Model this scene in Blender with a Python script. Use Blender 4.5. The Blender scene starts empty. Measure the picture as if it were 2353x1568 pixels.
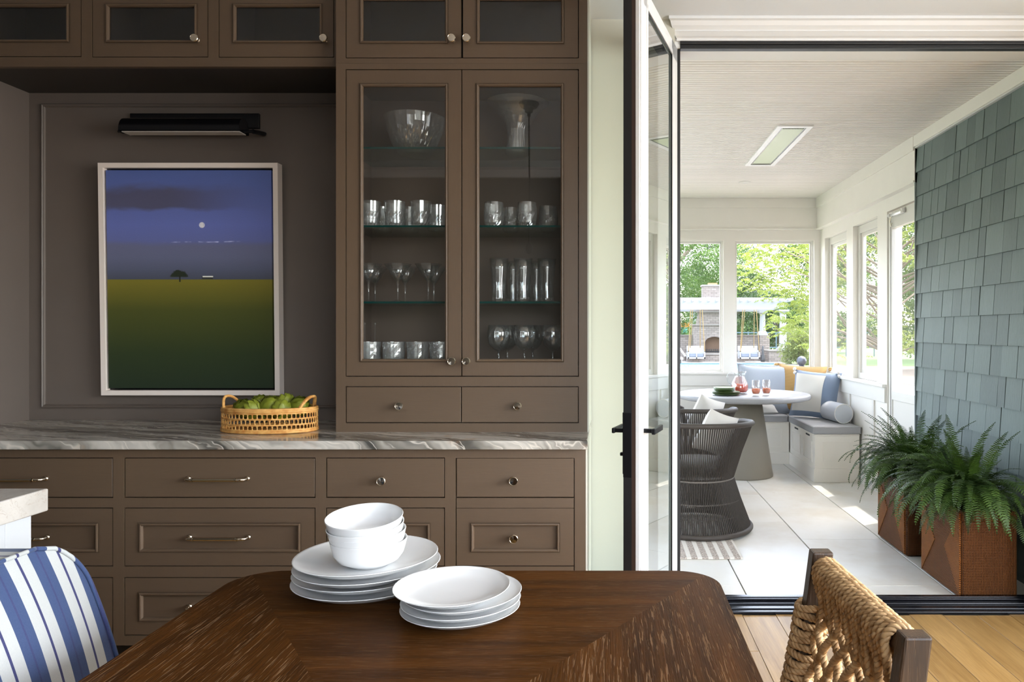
import bpy, bmesh, math, random
import numpy as np
from mathutils import Vector, Matrix, Euler

random.seed(7)
RNG = np.random.default_rng(11)
S = bpy.context.scene
COL = S.collection
PI = math.pi

# ------------------------------------------------------------------ camera, sky, sun, window light, exposure
F, CX, CY, EYE = 1680.0, 1400.0, 760.0, 1.32      # focal length and vanishing point in pixels of the 2353x1568 frame
cam_d = bpy.data.cameras.new('camera')
cam_d.sensor_width = 36.0
cam_d.lens = 36.0 * F / 2353.0
cam_d.shift_x = (1176.5 - CX) / 2353.0
cam_d.shift_y = (CY - 784.0) / 2353.0
cam_d.clip_start = 0.05
cam_d.clip_end = 500
cam = bpy.data.objects.new('camera', cam_d)
cam.location = (0, 0, EYE)
cam.rotation_euler = (PI / 2, 0, 0)
COL.objects.link(cam)
S.camera = cam

SUN_DIR = Vector((0.36, 0.20, 0.87)).normalized()  # towards the sun
world = bpy.data.worlds.new('world')
S.world = world
world.use_nodes = True
wn = world.node_tree
wn.nodes.clear()
sky = wn.nodes.new('ShaderNodeTexSky')
sky.sky_type = 'NISHITA'
sky.sun_disc = False
sky.sun_elevation = math.asin(SUN_DIR.z)
sky.sun_rotation = math.atan2(SUN_DIR.x, SUN_DIR.y)
sky.air_density = 1.0
sky.dust_density = 3.0
sky.ozone_density = 1.0
hsv = wn.nodes.new('ShaderNodeHueSaturation')
hsv.inputs['Saturation'].default_value = 0.6
bg = wn.nodes.new('ShaderNodeBackground')
bg.inputs['Strength'].default_value = 2.8
wo = wn.nodes.new('ShaderNodeOutputWorld')
wn.links.new(sky.outputs[0], hsv.inputs['Color'])
wn.links.new(hsv.outputs[0], bg.inputs[0])
wn.links.new(bg.outputs[0], wo.inputs[0])

sun_d = bpy.data.lights.new('sun', 'SUN')
sun_d.energy = 6.0
sun_d.angle = math.radians(0.6)
sun_d.color = (1.0, 0.96, 0.9)
sun = bpy.data.objects.new('sun', sun_d)
sun.rotation_euler = (-SUN_DIR).to_track_quat('-Z', 'Y').to_euler()
sun.location = (6, 3, 12)
COL.objects.link(sun)


def window_light(name, loc, rot, sx, sy, power, color=(0.98, 1.0, 1.0)):
    d = bpy.data.lights.new(name, 'AREA')
    d.shape = 'RECTANGLE'
    d.size, d.size_y = sx, sy
    d.energy = power
    d.color = color
    o = bpy.data.objects.new(name, d)
    o.location, o.rotation_euler = loc, rot
    COL.objects.link(o)
    return o


# daylight of the right-hand window plus an unseen rear one added for frontal fill
window_light('daylight_right_window', (3.27, 0.95, 1.66), (0, PI / 2, 0), 1.6, 3.2, 180)
window_light('rear_fill_light', (1.3, -1.17, 1.6), (PI / 2, 0, 0), 2.4, 1.5, 24)

S.view_settings.view_transform = 'Standard'
S.view_settings.look = 'None'
S.view_settings.exposure = 0.0
S.view_settings.gamma = 1.0
S.view_settings.use_curve_mapping = False
cy = S.cycles
cy.use_denoising = True
cy.max_bounces = 8
cy.diffuse_bounces = 4
cy.glossy_bounces = 4
cy.transmission_bounces = 8
cy.transparent_max_bounces = 14
cy.caustics_reflective = False
cy.caustics_refractive = False
cy.sample_clamp_indirect = 6.0
cy.use_adaptive_sampling = True
cy.adaptive_threshold = 0.07


# ------------------------------------------------------------------ helpers
def X(px, d):
    return (px - CX) * d / F


def Z(py, d):
    return EYE - (py - CY) * d / F


ORG = {}


class MB:
    """collects shapes (world coordinates unless the parent is built at the origin) into one mesh"""

    def __init__(s):
        s.v, s.f, s.sm = [], [], []

    def add(s, v, f, smooth=False):
        b = len(s.v)
        s.v += [tuple(p) for p in v]
        s.f += [tuple(i + b for i in q) for q in f]
        s.sm += [smooth] * len(f)
        return s

    def box(s, x0, x1, y0, y1, z0, z1):
        x0, x1 = min(x0, x1), max(x0, x1)
        y0, y1 = min(y0, y1), max(y0, y1)
        z0, z1 = min(z0, z1), max(z0, z1)
        v = [(x0, y0, z0), (x1, y0, z0), (x1, y1, z0), (x0, y1, z0), (x0, y0, z1), (x1, y0, z1), (x1, y1, z1), (x0, y1, z1)]
        return s.add(v, [(3, 2, 1, 0), (4, 5, 6, 7), (0, 1, 5, 4), (1, 2, 6, 5), (2, 3, 7, 6), (3, 0, 4, 7)])

    def prism(s, poly, axis, a, b, smooth=False):
        """poly in the two other axes (order x,y,z without axis), extruded along axis from a to b"""
        def P(p, t):
            if axis == 'x': return (t, p[0], p[1])
            if axis == 'y': return (p[0], t, p[1])
            return (p[0], p[1], t)
        n = len(poly)
        v = [P(p, a) for p in poly] + [P(p, b) for p in poly]
        f = [(i, (i + 1) % n, n + (i + 1) % n, n + i) for i in range(n)]
        s.add(v, f, smooth)
        s.add(v, [tuple(range(n - 1, -1, -1)), tuple(range(n, 2 * n))])
        return s

    def lathe(s, prof, c=(0, 0, 0), seg=24, axis='z', closed=False, smooth=True, rmod=None, squash=1.0):
        """prof: list of (r, h); rmod(angle, k) -> radius factor"""
        n = len(prof)
        v = []
        for i in range(seg):
            a = 2 * PI * i / seg
            for k, (r, h) in enumerate(prof):
                rr = r * (rmod(a, k) if rmod else 1.0)
                p = (rr * math.cos(a), rr * math.sin(a) * squash, h)
                if axis == 'y': p = (p[0], p[2], p[1])
                elif axis == 'x': p = (p[2], p[0], p[1])
                v.append((p[0] + c[0], p[1] + c[1], p[2] + c[2]))
        f = []
        m = n if closed else n - 1
        for i in range(seg):
            j = (i + 1) % seg
            for k in range(m):
                k2 = (k + 1) % n
                q = (i * n + k, j * n + k, j * n + k2, i * n + k2)
                if axis == 'y': q = q[::-1]
                f.append(q)
        return s.add(v, f, smooth)

    def tube(s, path, r, seg=8, closed=False, smooth=True, caps=True, flat=1.0):
        """r: number or list; flat squashes the second cross axis"""
        P = [Vector(p) for p in path]
        n = len(P)
        T = []
        for i in range(n):
            a = P[i - 1] if (i > 0 or closed) else P[i]
            b = P[(i + 1) % n] if (i < n - 1 or closed) else P[i]
            t = (b - a)
            T.append(t.normalized() if t.length > 1e-9 else Vector((0, 0, 1)))
        up = Vector((0, 0, 1)) if abs(T[0].z) < 0.9 else Vector((1, 0, 0))
        N = (up - T[0] * up.dot(T[0])).normalized()
        v = []
        for i in range(n):
            N = (N - T[i] * N.dot(T[i]))
            N = N.normalized() if N.length > 1e-6 else T[i].orthogonal().normalized()
            B = T[i].cross(N)
            rr = r[i] if isinstance(r, (list, tuple)) else r
            for k in range(seg):
                a = 2 * PI * k / seg
                v.append(P[i] + N * (rr * flat * math.cos(a)) + B * (rr * math.sin(a)))
        f = []
        for i in range(n if closed else n - 1):
            j = (i + 1) % n
            for k in range(seg):
                k2 = (k + 1) % seg
                f.append((i * seg + k, i * seg + k2, j * seg + k2, j * seg + k))
        s.add(v, f, smooth)
        if caps and not closed:
            s.add(v, [tuple(range(seg - 1, -1, -1)), tuple((n - 1) * seg + k for k in range(seg))])
        return s

    def rope(s, path, r, pitch=0.035, seg=5, strands=3):
        P = [Vector(p) for p in path]
        # resample
        L = [0.0]
        for i in range(1, len(P)): L.append(L[-1] + (P[i] - P[i - 1]).length)
        n = max(4, int(L[-1] / (pitch / 7)))
        Q, k = [], 0
        for i in range(n + 1):
            t = L[-1] * i / n
            while k < len(L) - 2 and L[k + 1] < t: k += 1
            u = (t - L[k]) / max(1e-9, L[k + 1] - L[k])
            Q.append(P[k].lerp(P[k + 1], u))
        T = [(Q[min(i + 1, n)] - Q[max(i - 1, 0)]).normalized() for i in range(n + 1)]
        N = T[0].orthogonal().normalized()
        cs = [[] for _ in range(strands)]
        for i in range(n + 1):
            N = (N - T[i] * N.dot(T[i])).normalized()
            B = T[i].cross(N)
            a0 = 2 * PI * (L[-1] * i / n) / pitch
            for j in range(strands):
                a = a0 + 2 * PI * j / strands
                cs[j].append(Q[i] + (N * math.cos(a) + B * math.sin(a)) * r * 0.5)
        for c in cs: s.tube(c, r * 0.56, seg=seg, caps=False)
        return s

    def frame(s, x0, x1, z0, z1, prof, y):
        """mitred picture-frame sweep in the xz plane; prof: list of (inset, y offset)"""
        n = len(prof)
        v = []
        for cxs, czs in ((0, 0), (1, 0), (1, 1), (0, 1)):
            for t, dy in prof:
                v.append((x1 - t if cxs else x0 + t, y + dy, z1 - t if czs else z0 + t))
        f = []
        for c in range(4):
            d = (c + 1) % 4
            for k in range(n - 1):
                f.append((c * n + k, d * n + k, d * n + k + 1, c * n + k + 1))
        return s.add(v, f)

    def build(s, name, m, parent=None, bevel=None, seg=2, local=False, smooth_angle=None):
        me = bpy.data.meshes.new(name)
        po = Vector((0, 0, 0)) if (parent is None or local) else ORG.get(parent.name, Vector((0, 0, 0)))
        V = np.array(s.v, dtype=float)
        if parent is None and not local:
            lo, hi = V.min(0), V.max(0)
            po = Vector(((lo[0] + hi[0]) / 2, (lo[1] + hi[1]) / 2, lo[2]))
        me.from_pydata([(p[0] - po.x, p[1] - po.y, p[2] - po.z) for p in s.v], [], s.f)
        me.polygons.foreach_set('use_smooth', s.sm)
        o = bpy.data.objects.new(name, me)
        COL.objects.link(o)
        if parent is not None:
            o.parent = parent
        elif not local:
            o.location = po
        ORG[o.name] = po if not local else Vector((0, 0, 0))
        ml = m if isinstance(m, (list, tuple)) else [m]
        for q in ml: me.materials.append(q)
        if bevel:
            b = o.modifiers.new('bevel', 'BEVEL')
            b.width, b.segments, b.limit_method, b.angle_limit = bevel, seg, 'ANGLE', math.radians(40)
            b.harden_normals = False
        return o


def mesh_np(name, V, Q, m, parent=None, smooth=False):
    me = bpy.data.meshes.new(name)
    V = np.asarray(V, dtype=np.float32)
    Q = np.asarray(Q, dtype=np.int32)
    k = Q.shape[1]
    me.vertices.add(len(V))
    me.vertices.foreach_set('co', V.ravel())
    me.loops.add(Q.size)
    me.loops.foreach_set('vertex_index', Q.ravel())
    me.polygons.add(len(Q))
    me.polygons.foreach_set('loop_start', np.arange(0, Q.size, k, dtype=np.int32))
    me.polygons.foreach_set('loop_total', np.full(len(Q), k, dtype=np.int32))
    me.polygons.foreach_set('use_smooth', np.full(len(Q), smooth))
    me.update(calc_edges=True)
    me.validate()
    o = bpy.data.objects.new(name, me)
    COL.objects.link(o)
    if parent is not None: o.parent = parent
    me.materials.append(m)
    ORG[o.name] = Vector((0, 0, 0))
    return o


def tag(o, label=None, cat=None, group=None, kind=None):
    if label: o['label'] = label
    if cat: o['category'] = cat
    if group: o['group'] = group
    if kind: o['kind'] = kind
    return o


def thing(name, loc, label, cat, group=None, kind=None):
    o = bpy.data.objects.new(name, None)
    o.empty_display_size = 0.05
    o.location = loc
    COL.objects.link(o)
    ORG[o.name] = Vector(loc)
    return tag(o, label, cat, group, kind)


def copy_tree(o, parent=None):
    c = o.copy()
    COL.objects.link(c)
    c.parent = parent
    if o.name in ORG: ORG[c.name] = ORG[o.name].copy()
    for ch in o.children: copy_tree(ch, c)
    return c


# ------------------------------------------------------------------ material graph helper
class G:
    def __init__(s, name):
        s.m = bpy.data.materials.new(name)
        s.m.use_nodes = True
        s.t = s.m.node_tree
        s.t.nodes.clear()

    def n(s, typ, **kw):
        o = s.t.nodes.new('ShaderNode' + typ)
        for k, v in kw.items(): setattr(o, k, v)
        return o

    def put(s, node, key, v):
        i = node.inputs[key]
        if isinstance(v, bpy.types.NodeSocket): s.t.links.new(v, i)
        elif v is not None:
            if isinstance(v, (tuple, list)) and len(v) == 3 and i.type == 'RGBA': v = (*v, 1)
            i.default_value = v

    def tc(s, k='Object'): return s.n('TexCoord').outputs[k]

    def map(s, v, scale=(1, 1, 1), rot=(0, 0, 0), loc=(0, 0, 0)):
        o = s.n('Mapping')
        s.put(o, 'Vector', v); s.put(o, 'Scale', scale); s.put(o, 'Rotation', rot); s.put(o, 'Location', loc)
        return o.outputs[0]

    def noise(s, v, scale=5, detail=3, rough=0.5, dist=0.0, out='Fac'):
        o = s.n('TexNoise')
        s.put(o, 'Vector', v); s.put(o, 'Scale', scale); s.put(o, 'Detail', detail); s.put(o, 'Roughness', rough); s.put(o, 'Distortion', dist)
        return o.outputs[out]

    def vor(s, v, scale=5, feature='F1', out='Distance', rnd=1.0):
        o = s.n('TexVoronoi', feature=feature)
        s.put(o, 'Vector', v); s.put(o, 'Scale', scale); s.put(o, 'Randomness', rnd)
        return o.outputs[out]

    def math(s, op, a, b=0.0, c=None, clamp=False):
        o = s.n('Math', operation=op, use_clamp=clamp)
        s.put(o, 0, a); s.put(o, 1, b)
        if c is not None: s.put(o, 2, c)
        return o.outputs[0]

    def sep(s, v):
        o = s.n('SeparateXYZ'); s.put(o, 0, v)
        return o.outputs

    def comb(s, x=0.0, y=0.0, z=0.0):
        o = s.n('CombineXYZ'); s.put(o, 0, x); s.put(o, 1, y); s.put(o, 2, z)
        return o.outputs[0]

    def vadd(s, a, b):
        o = s.n('VectorMath', operation='ADD'); s.put(o, 0, a); s.put(o, 1, b)
        return o.outputs[0]

    def ramp(s, f, stops, mode='LINEAR'):
        o = s.n('ValToRGB')
        o.color_ramp.interpolation = mode
        e = o.color_ramp.elements
        while len(e) < len(stops): e.new(0.5)
        for k, (p, c) in enumerate(stops):
            e[k].position = p
            e[k].color = (c, c, c, 1) if isinstance(c, (int, float)) else (*c[:3], 1)
        s.put(o, 0, f)
        return o.outputs[0]

    def step(s, f, lo, hi):
        o = s.n('MapRange', interpolation_type='SMOOTHSTEP')
        s.put(o, 0, f); s.put(o, 1, lo); s.put(o, 2, hi)
        return o.outputs[0]

    def mix(s, f, a, b, mode='MIX'):
        o = s.n('Mix', data_type='RGBA', blend_type=mode)
        s.put(o, 0, f); s.put(o, 6, a); s.put(o, 7, b)
        return o.outputs[2]

    def rand(s): return s.n('ObjectInfo').outputs['Random']

    def bump(s, h, strength=0.3, dist=0.002):
        o = s.n('Bump')
        s.put(o, 'Height', h); s.put(o, 'Strength', strength); s.put(o, 'Distance', dist)
        return o.outputs[0]

    def pr(s, col, rough=0.5, metal=0.0, normal=None, **kw):
        o = s.n('BsdfPrincipled')
        s.put(o, 'Base Color', col); s.put(o, 'Roughness', rough); s.put(o, 'Metallic', metal)
        if normal is not None: s.put(o, 'Normal', normal)
        for k, v in kw.items(): s.put(o, k, v)
        return o.outputs[0]

    def out(s, sh):
        o = s.n('OutputMaterial')
        s.t.links.new(sh, o.inputs[0])
        return s.m


def rgb(r, g, b):
    f = lambda c: (c / 255 / 12.92) if c <= 10 else ((c / 255 + 0.055) / 1.055) ** 2.4
    return (f(r), f(g), f(b))


def plain(name, col, rough=0.5, metal=0.0, var=0.0, scale=6.0, bump=0.0, bscale=200.0, **kw):
    g = G(name)
    c = col
    if var or bump: tc = g.tc()
    if var:
        f = g.noise(tc, scale, 3)
        c = g.mix(f, tuple(x * (1 - var) for x in col), tuple(min(1, x * (1 + var)) for x in col))
    nm = g.bump(g.noise(tc, bscale, 2), bump, 0.001) if bump else None
    return g.out(g.pr(c, rough, metal, nm, **kw))

# ------------------------------------------------------------------ materials
M = {}


def make_paint(name, col, axis):
    """brush-painted oak: flat colour, faint grain relief along one axis"""
    g = G(name)
    tc = g.tc()
    sc = [60, 60, 60]
    sc[axis] = 3
    gr = g.noise(g.map(tc, tuple(sc)), 6, 4, 0.6)
    bl = g.noise(tc, 2.0, 2)
    f = g.math('ADD', g.math('MULTIPLY', gr, 0.5), g.math('MULTIPLY', bl, 0.5))
    c = g.mix(f, tuple(x * 0.82 for x in col), tuple(x * 1.18 for x in col))
    return g.out(g.pr(c, 0.42, 0, g.bump(gr, 0.18, 0.0015)))


BROWN = (0.125, 0.083, 0.052)
M['paint_v'] = make_paint('brown_paint_upright_grain', BROWN, 2)
M['paint_h'] = make_paint('brown_paint_level_grain', BROWN, 0)
M['niche_paint'] = plain('brown_paint_smooth', (0.155, 0.126, 0.106), 0.45, var=0.06)
M['cab_shade'] = plain('shaded_cabinet_inside', (0.035, 0.028, 0.023), 0.5)  # upper cabinets: shade inside and underneath put into the colour
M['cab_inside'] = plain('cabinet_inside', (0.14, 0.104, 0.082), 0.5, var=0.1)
M['nickel'] = plain('polished_nickel', (0.78, 0.70, 0.58), 0.12, 1.0)
M['white_wall'] = plain('white_wall', (0.78, 0.75, 0.70), 0.6)
M['cream_wall'] = plain('pale_cream_wall', (0.63, 0.615, 0.53), 0.45)
M['white_trim'] = plain('white_trim', (0.78, 0.79, 0.80), 0.4)
M['ceiling'] = plain('ceiling_white', (0.76, 0.78, 0.80), 0.7)
M['rear_wall'] = plain('rear_wall_grey', (0.11, 0.10, 0.09), 0.6)
M['porch_paint'] = plain('porch_cream_paint', (0.79, 0.76, 0.70), 0.5, var=0.03)
M['porch_trim'] = plain('porch_white_trim', (0.70, 0.68, 0.635), 0.4)
M['bench_paint'] = plain('bench_cream_paint', (0.84, 0.79, 0.70), 0.4)
M['black_wood'] = make_paint('black_stained_wood', (0.012, 0.012, 0.013), 2)
M['black_metal'] = plain('black_bronze', (0.012, 0.012, 0.014), 0.38, 0.6)
M['black_gloss'] = plain('black_gloss', (0.006, 0.006, 0.008), 0.22, 0.3)
M['brown_strip'] = plain('brown_weather_strip', (0.05, 0.028, 0.02), 0.4)
M['porcelain'] = plain('white_porcelain', (0.80, 0.80, 0.79), 0.16, 0, **{'Coat Weight': 0.3})
M['door_white'] = plain('door_white_enamel', (0.80, 0.80, 0.80), 0.28)


def make_glass_pane(name, tint=(1, 1, 1), boost=1.0, ior=1.5):
    g = G(name)
    r0 = ((ior - 1) / (ior + 1)) ** 2
    fc = g.n('LayerWeight'); g.put(fc, 'Blend', 0.5)
    f = g.math('MULTIPLY_ADD', g.math('POWER', fc.outputs['Facing'], 5.0), 1 - r0, r0)
    f = g.math('MULTIPLY', f, boost, clamp=True)
    t = g.n('BsdfTransparent'); g.put(t, 'Color', tint)
    gl = g.n('BsdfGlossy'); g.put(gl, 'Roughness', 0.0); g.put(gl, 'Color', (1, 1, 1))
    mx = g.n('MixShader')
    g.put(mx, 0, f)
    g.t.links.new(t.outputs[0], mx.inputs[1]); g.t.links.new(gl.outputs[0], mx.inputs[2])
    return g.out(mx.outputs[0])


M['pane'] = make_glass_pane('clear_pane', (0.97, 0.98, 0.97), 2.0)
M['door_pane'] = make_glass_pane('door_pane', (0.86, 0.93, 0.89), 2.0, 1.6)
M['shelf_glass'] = make_glass_pane('shelf_glass', (0.80, 0.90, 0.87), 0.8)
M['shelf_edge'] = plain('shelf_glass_green_edge', (0.004, 0.045, 0.04), 0.1)


def make_crystal(name, col=(0.98, 0.99, 0.99), ior=1.5, mixt=0.35, caustic_mix=0.0, r0=0.09):
    g = G(name)
    gl = g.n('BsdfGlass'); g.put(gl, 'Color', col); g.put(gl, 'Roughness', 0.0); g.put(gl, 'IOR', ior)
    fc = g.n('LayerWeight'); g.put(fc, 'Blend', 0.5)
    fr = g.math('MULTIPLY_ADD', g.math('POWER', fc.outputs['Facing'], 4.0), 0.55, r0)
    t = g.n('BsdfTransparent'); g.put(t, 'Color', (0.96, 0.97, 0.97))
    gs = g.n('BsdfGlossy'); g.put(gs, 'Roughness', 0.02)
    m1 = g.n('MixShader'); g.put(m1, 0, fr)
    g.t.links.new(t.outputs[0], m1.inputs[1]); g.t.links.new(gs.outputs[0], m1.inputs[2])
    m2 = g.n('MixShader'); g.put(m2, 0, mixt)
    g.t.links.new(gl.outputs[0], m2.inputs[1]); g.t.links.new(m1.outputs[0], m2.inputs[2])
    df = g.n('BsdfDiffuse'); g.put(df, 'Color', (0.9, 0.93, 0.93))  # white diffuse share imitates caustic light in the glass
    m3 = g.n('MixShader'); g.put(m3, 0, caustic_mix)
    g.t.links.new(m2.outputs[0], m3.inputs[1]); g.t.links.new(df.outputs[0], m3.inputs[2])
    return g.out(m3.outputs[0])


M['crystal'] = make_crystal('cut_crystal', mixt=0.72, caustic_mix=0.07, r0=0.19)
M['thin_glass'] = make_crystal('thin_glass', mixt=0.98, caustic_mix=0.016, r0=0.13)


def make_screen(name, cover, col):
    """fine insect screen: woven grid of grey threads with open holes"""
    g = G(name)
    tr = g.n('BsdfTransparent')
    df = g.n('BsdfDiffuse'); g.put(df, 'Color', col)
    mx = g.n('MixShader'); g.put(mx, 0, cover)
    g.t.links.new(tr.outputs[0], mx.inputs[1]); g.t.links.new(df.outputs[0], mx.inputs[2])
    return g.out(mx.outputs[0])


M['screen'] = make_screen('solar_screen', 0.42, (0.36, 0.34, 0.28))
M['clear_screen'] = make_screen('light_insect_screen', 0.06, (0.5, 0.5, 0.48))


def make_wood(name, dark, light, axis, pores=None, rough=0.42, scale=1.0, bump=0.3, per_obj=0.0, coat=0.0, porescale=1.0, poremix=0.4):
    g = G(name)
    tc = g.tc()
    if per_obj:
        r = g.rand()
        tc = g.vadd(tc, g.comb(g.math('MULTIPLY', r, 37.0), g.math('MULTIPLY', r, 53.0), g.math('MULTIPLY', r, 11.0)))
    sc = [9, 9, 9]
    sc[axis] = 0.7
    a = g.noise(g.map(tc, tuple(x * scale for x in sc)), 3, 4, 0.55, 0.6)
    sc2 = [70, 70, 70]
    sc2[axis] = 2.2
    b = g.noise(g.map(tc, tuple(x * scale for x in sc2)), 4, 3, 0.6)
    f = g.math('ADD', g.math('MULTIPLY', a, 0.65), g.math('MULTIPLY', b, 0.35))
    c = g.ramp(f, [(0.32, dark), (0.68, light)])
    if per_obj:
        c = g.mix(g.math('MULTIPLY', g.rand(), per_obj), c, tuple(x * 0.55 for x in dark))
    h = b
    if pores:
        sc3 = [330 * porescale, 330 * porescale, 330 * porescale]
        sc3[axis] = 17 * porescale
        p = g.step(g.noise(g.map(tc, tuple(sc3)), 1.0, 2, 0.5), 0.57, 0.66)
        c = g.mix(g.math('MULTIPLY', p, poremix), c, pores)
        h = g.math('SUBTRACT', b, g.math('MULTIPLY', p, 1.2))
    return g.out(g.pr(c, rough, 0, g.bump(h, bump, 0.002), **({'Specular IOR Level': 0.06} if coat else {})))


M['oak'] = make_wood('light_oak_plank', rgb(134, 99, 52), rgb(182, 145, 90), 1, rough=0.38, per_obj=0.28, bump=0.1)
TD, TL, TP = rgb(46, 25, 7), rgb(84, 50, 17), rgb(140, 108, 78)  # TP: pale pores with the grain's specular glints painted in
M['table_x'] = make_wood('dark_table_wood_crosswise', TD, TL, 0, TP, 0.48, bump=0.2, coat=0.15, porescale=1.2, poremix=0.16)
M['table_y'] = make_wood('dark_table_wood_lengthwise', TD, TL, 1, TP, 0.48, bump=0.5, coat=0.15, porescale=1.0, poremix=0.45)
M['chair_wood'] = make_wood('brown_chair_wood', rgb(44, 30, 17), rgb(84, 58, 33), 2, rgb(130, 100, 70), 0.5, poremix=0.18)
M['island_paint'] = plain('island_white_paint', (0.56, 0.58, 0.60), 0.4)


def make_marble(name):
    """slab cut across tilted bands: long streaks on the top, slanted blocks on the front edge"""
    g = G(name)
    tc = g.tc()
    x, y, z = g.sep(tc)
    w = g.noise(tc, 2.4, 4, 0.6)
    w2 = g.noise(g.map(tc, (1.5, 4, 4)), 3.0, 3, 0.5)
    u = g.math('ADD', g.math('MULTIPLY', x, 0.30), g.math('ADD', g.math('MULTIPLY', y, 0.88), g.math('MULTIPLY', z, 0.42)))
    u = g.math('MULTIPLY_ADD', w, 0.16, u)
    u = g.math('MULTIPLY_ADD', w2, 0.05, u)
    vec = g.comb(g.math('MULTIPLY', u, 8.0), g.math('MULTIPLY', x, 0.55), g.math('MULTIPLY', z, 0.8))
    s1 = g.noise(vec, 1.0, 4, 0.6)
    base = g.ramp(s1, [(0.30, rgb(44, 42, 38)), (0.40, rgb(78, 76, 71)), (0.455, rgb(150, 145, 136)), (0.53, rgb(206, 200, 190)), (0.60, rgb(150, 146, 138)), (0.66, rgb(84, 81, 76)), (0.78, rgb(48, 45, 41))])
    v = g.noise(g.comb(g.math('MULTIPLY', u, 22.0), g.math('MULTIPLY', x, 1.6), g.math('MULTIPLY', z, 2.0)), 1.0, 3, 0.5)
    vein = g.step(g.math('ABSOLUTE', g.math('SUBTRACT', v, 0.5)), 0.020, 0.0)
    c = g.mix(g.math('MULTIPLY', vein, 0.7), base, rgb(226, 218, 206))
    rust = g.step(g.noise(g.map(tc, (1, 1, 1), loc=(4, 9, 2)), 5.0, 4, 0.7), 0.60, 0.72)
    c = g.mix(g.math('MULTIPLY', rust, 0.35), c, rgb(176, 128, 88))
    return g.out(g.pr(c, 0.12))


M['marble'] = make_marble('veined_grey_marble')


def make_island_stone(name):
    g = G(name)
    tc = g.tc()
    n = g.noise(tc, 5, 5, 0.6)
    v = g.noise(tc, 14, 4, 0.7, 1.2)
    c = g.ramp(n, [(0.3, rgb(172, 166, 158)), (0.7, rgb(204, 199, 192))])
    vein = g.step(g.math('ABSOLUTE', g.math('SUBTRACT', v, 0.47)), 0.016, 0.0)
    c = g.mix(g.math('MULTIPLY', vein, 0.35), c, rgb(150, 130, 112))
    return g.out(g.pr(c, 0.2))


M['island_stone'] = make_island_stone('pale_island_quartz')


def make_paver(name):
    g = G(name)
    tc = g.tc()
    r = g.rand()
    t2 = g.vadd(tc, g.comb(g.math('MULTIPLY', r, 31.0), g.math('MULTIPLY', r, 17.0), 0.0))
    n = g.noise(t2, 2.2, 4, 0.6)
    c = g.ramp(n, [(0.3, rgb(214, 206, 190)), (0.55, rgb(228, 225, 217)), (0.8, rgb(232, 231, 226))])
    p = g.step(g.noise(g.map(t2, (5, 14, 1)), 1.6, 5, 0.7), 0.66, 0.74)
    c = g.mix(g.math('MULTIPLY', p, 0.35), c, rgb(150, 132, 105))
    return g.out(g.pr(c, 0.35, 0, g.bump(n, 0.05, 0.002)))


M['paver'] = make_paver('cream_limestone_paver')
M['grout'] = plain('grout', rgb(120, 110, 95), 0.8)


def make_shingle(name):
    g = G(name)
    tc = g.tc()
    r = g.rand()
    t2 = g.vadd(tc, g.comb(g.math('MULTIPLY', r, 31.0), g.math('MULTIPLY', r, 17.0), 0.0))
    gr = g.noise(g.map(t2, (80, 80, 5)), 2, 3, 0.6)
    c = g.mix(r, rgb(88, 101, 99), rgb(112, 126, 123))
    c = g.mix(g.math('MULTIPLY', gr, 0.5), c, rgb(76, 88, 88))
    return g.out(g.pr(c, 0.6, 0, g.bump(gr, 0.6, 0.003)))


M['shingle'] = make_shingle('grey_green_shingle')
M['shingle_backing'] = plain('dark_shingle_backing', (0.02, 0.024, 0.024), 0.8)
M['corner_trim'] = plain('grey_corner_trim', rgb(108, 118, 118), 0.5)
M['beadboard'] = plain('beadboard_cream', (0.80, 0.765, 0.71), 0.5, var=0.04, scale=3)


def make_fabric(name, col, col2=None, scale=600, rough=0.9, stripe=None):
    g = G(name)
    tc = g.tc()
    n = g.noise(tc, scale, 2)
    c2 = col2 or tuple(x * 0.85 for x in col)
    f = n
    if stripe:
        ax, freq = stripe
        xyz = g.sep(tc)
        f = g.step(g.math('SINE', g.math('MULTIPLY', xyz[ax], freq)), -0.3, 0.3)
    c = g.mix(f, c2, col)
    return g.out(g.pr(c, rough, 0, g.bump(n, 0.25, 0.001), **{'Sheen Weight': 0.2}))


M['grey_cushion'] = make_fabric('grey_cushion_fabric', (0.36, 0.355, 0.355))
M['blue_pillow'] = make_fabric('pale_blue_pinstripe', rgb(150, 160, 174), rgb(180, 186, 194), stripe=(0, 900))
M['mustard'] = make_fabric('mustard_weave', rgb(166, 128, 74), rgb(192, 158, 104), stripe=(2, 420))
M['pillow_white'] = make_fabric('white_linen', (0.72, 0.69, 0.64))
M['blue_border'] = make_fabric('blue_border_fabric', rgb(124, 139, 162))
M['bolster'] = make_fabric('bolster_stripe', rgb(170, 178, 190), rgb(222, 222, 222), stripe=(2, 1100))
M['bolster_side'] = make_fabric('bolster_side', rgb(196, 200, 208))
M['white_piping'] = plain('white_piping', (0.75, 0.73, 0.7), 0.8)
M['rope_brown'] = plain('taupe_outdoor_rope', (0.040, 0.031, 0.024), 0.7, var=0.3, scale=60)
M['rope_frame'] = plain('taupe_wrapped_frame', (0.055, 0.044, 0.036), 0.6, var=0.2, scale=90)
M['table_concrete'] = plain('grey_concrete_pedestal', rgb(136, 128, 114), 0.55, var=0.06, scale=4)
M['table_top'] = plain('pale_grey_tabletop', rgb(146, 145, 145), 0.4, var=0.02)


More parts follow.
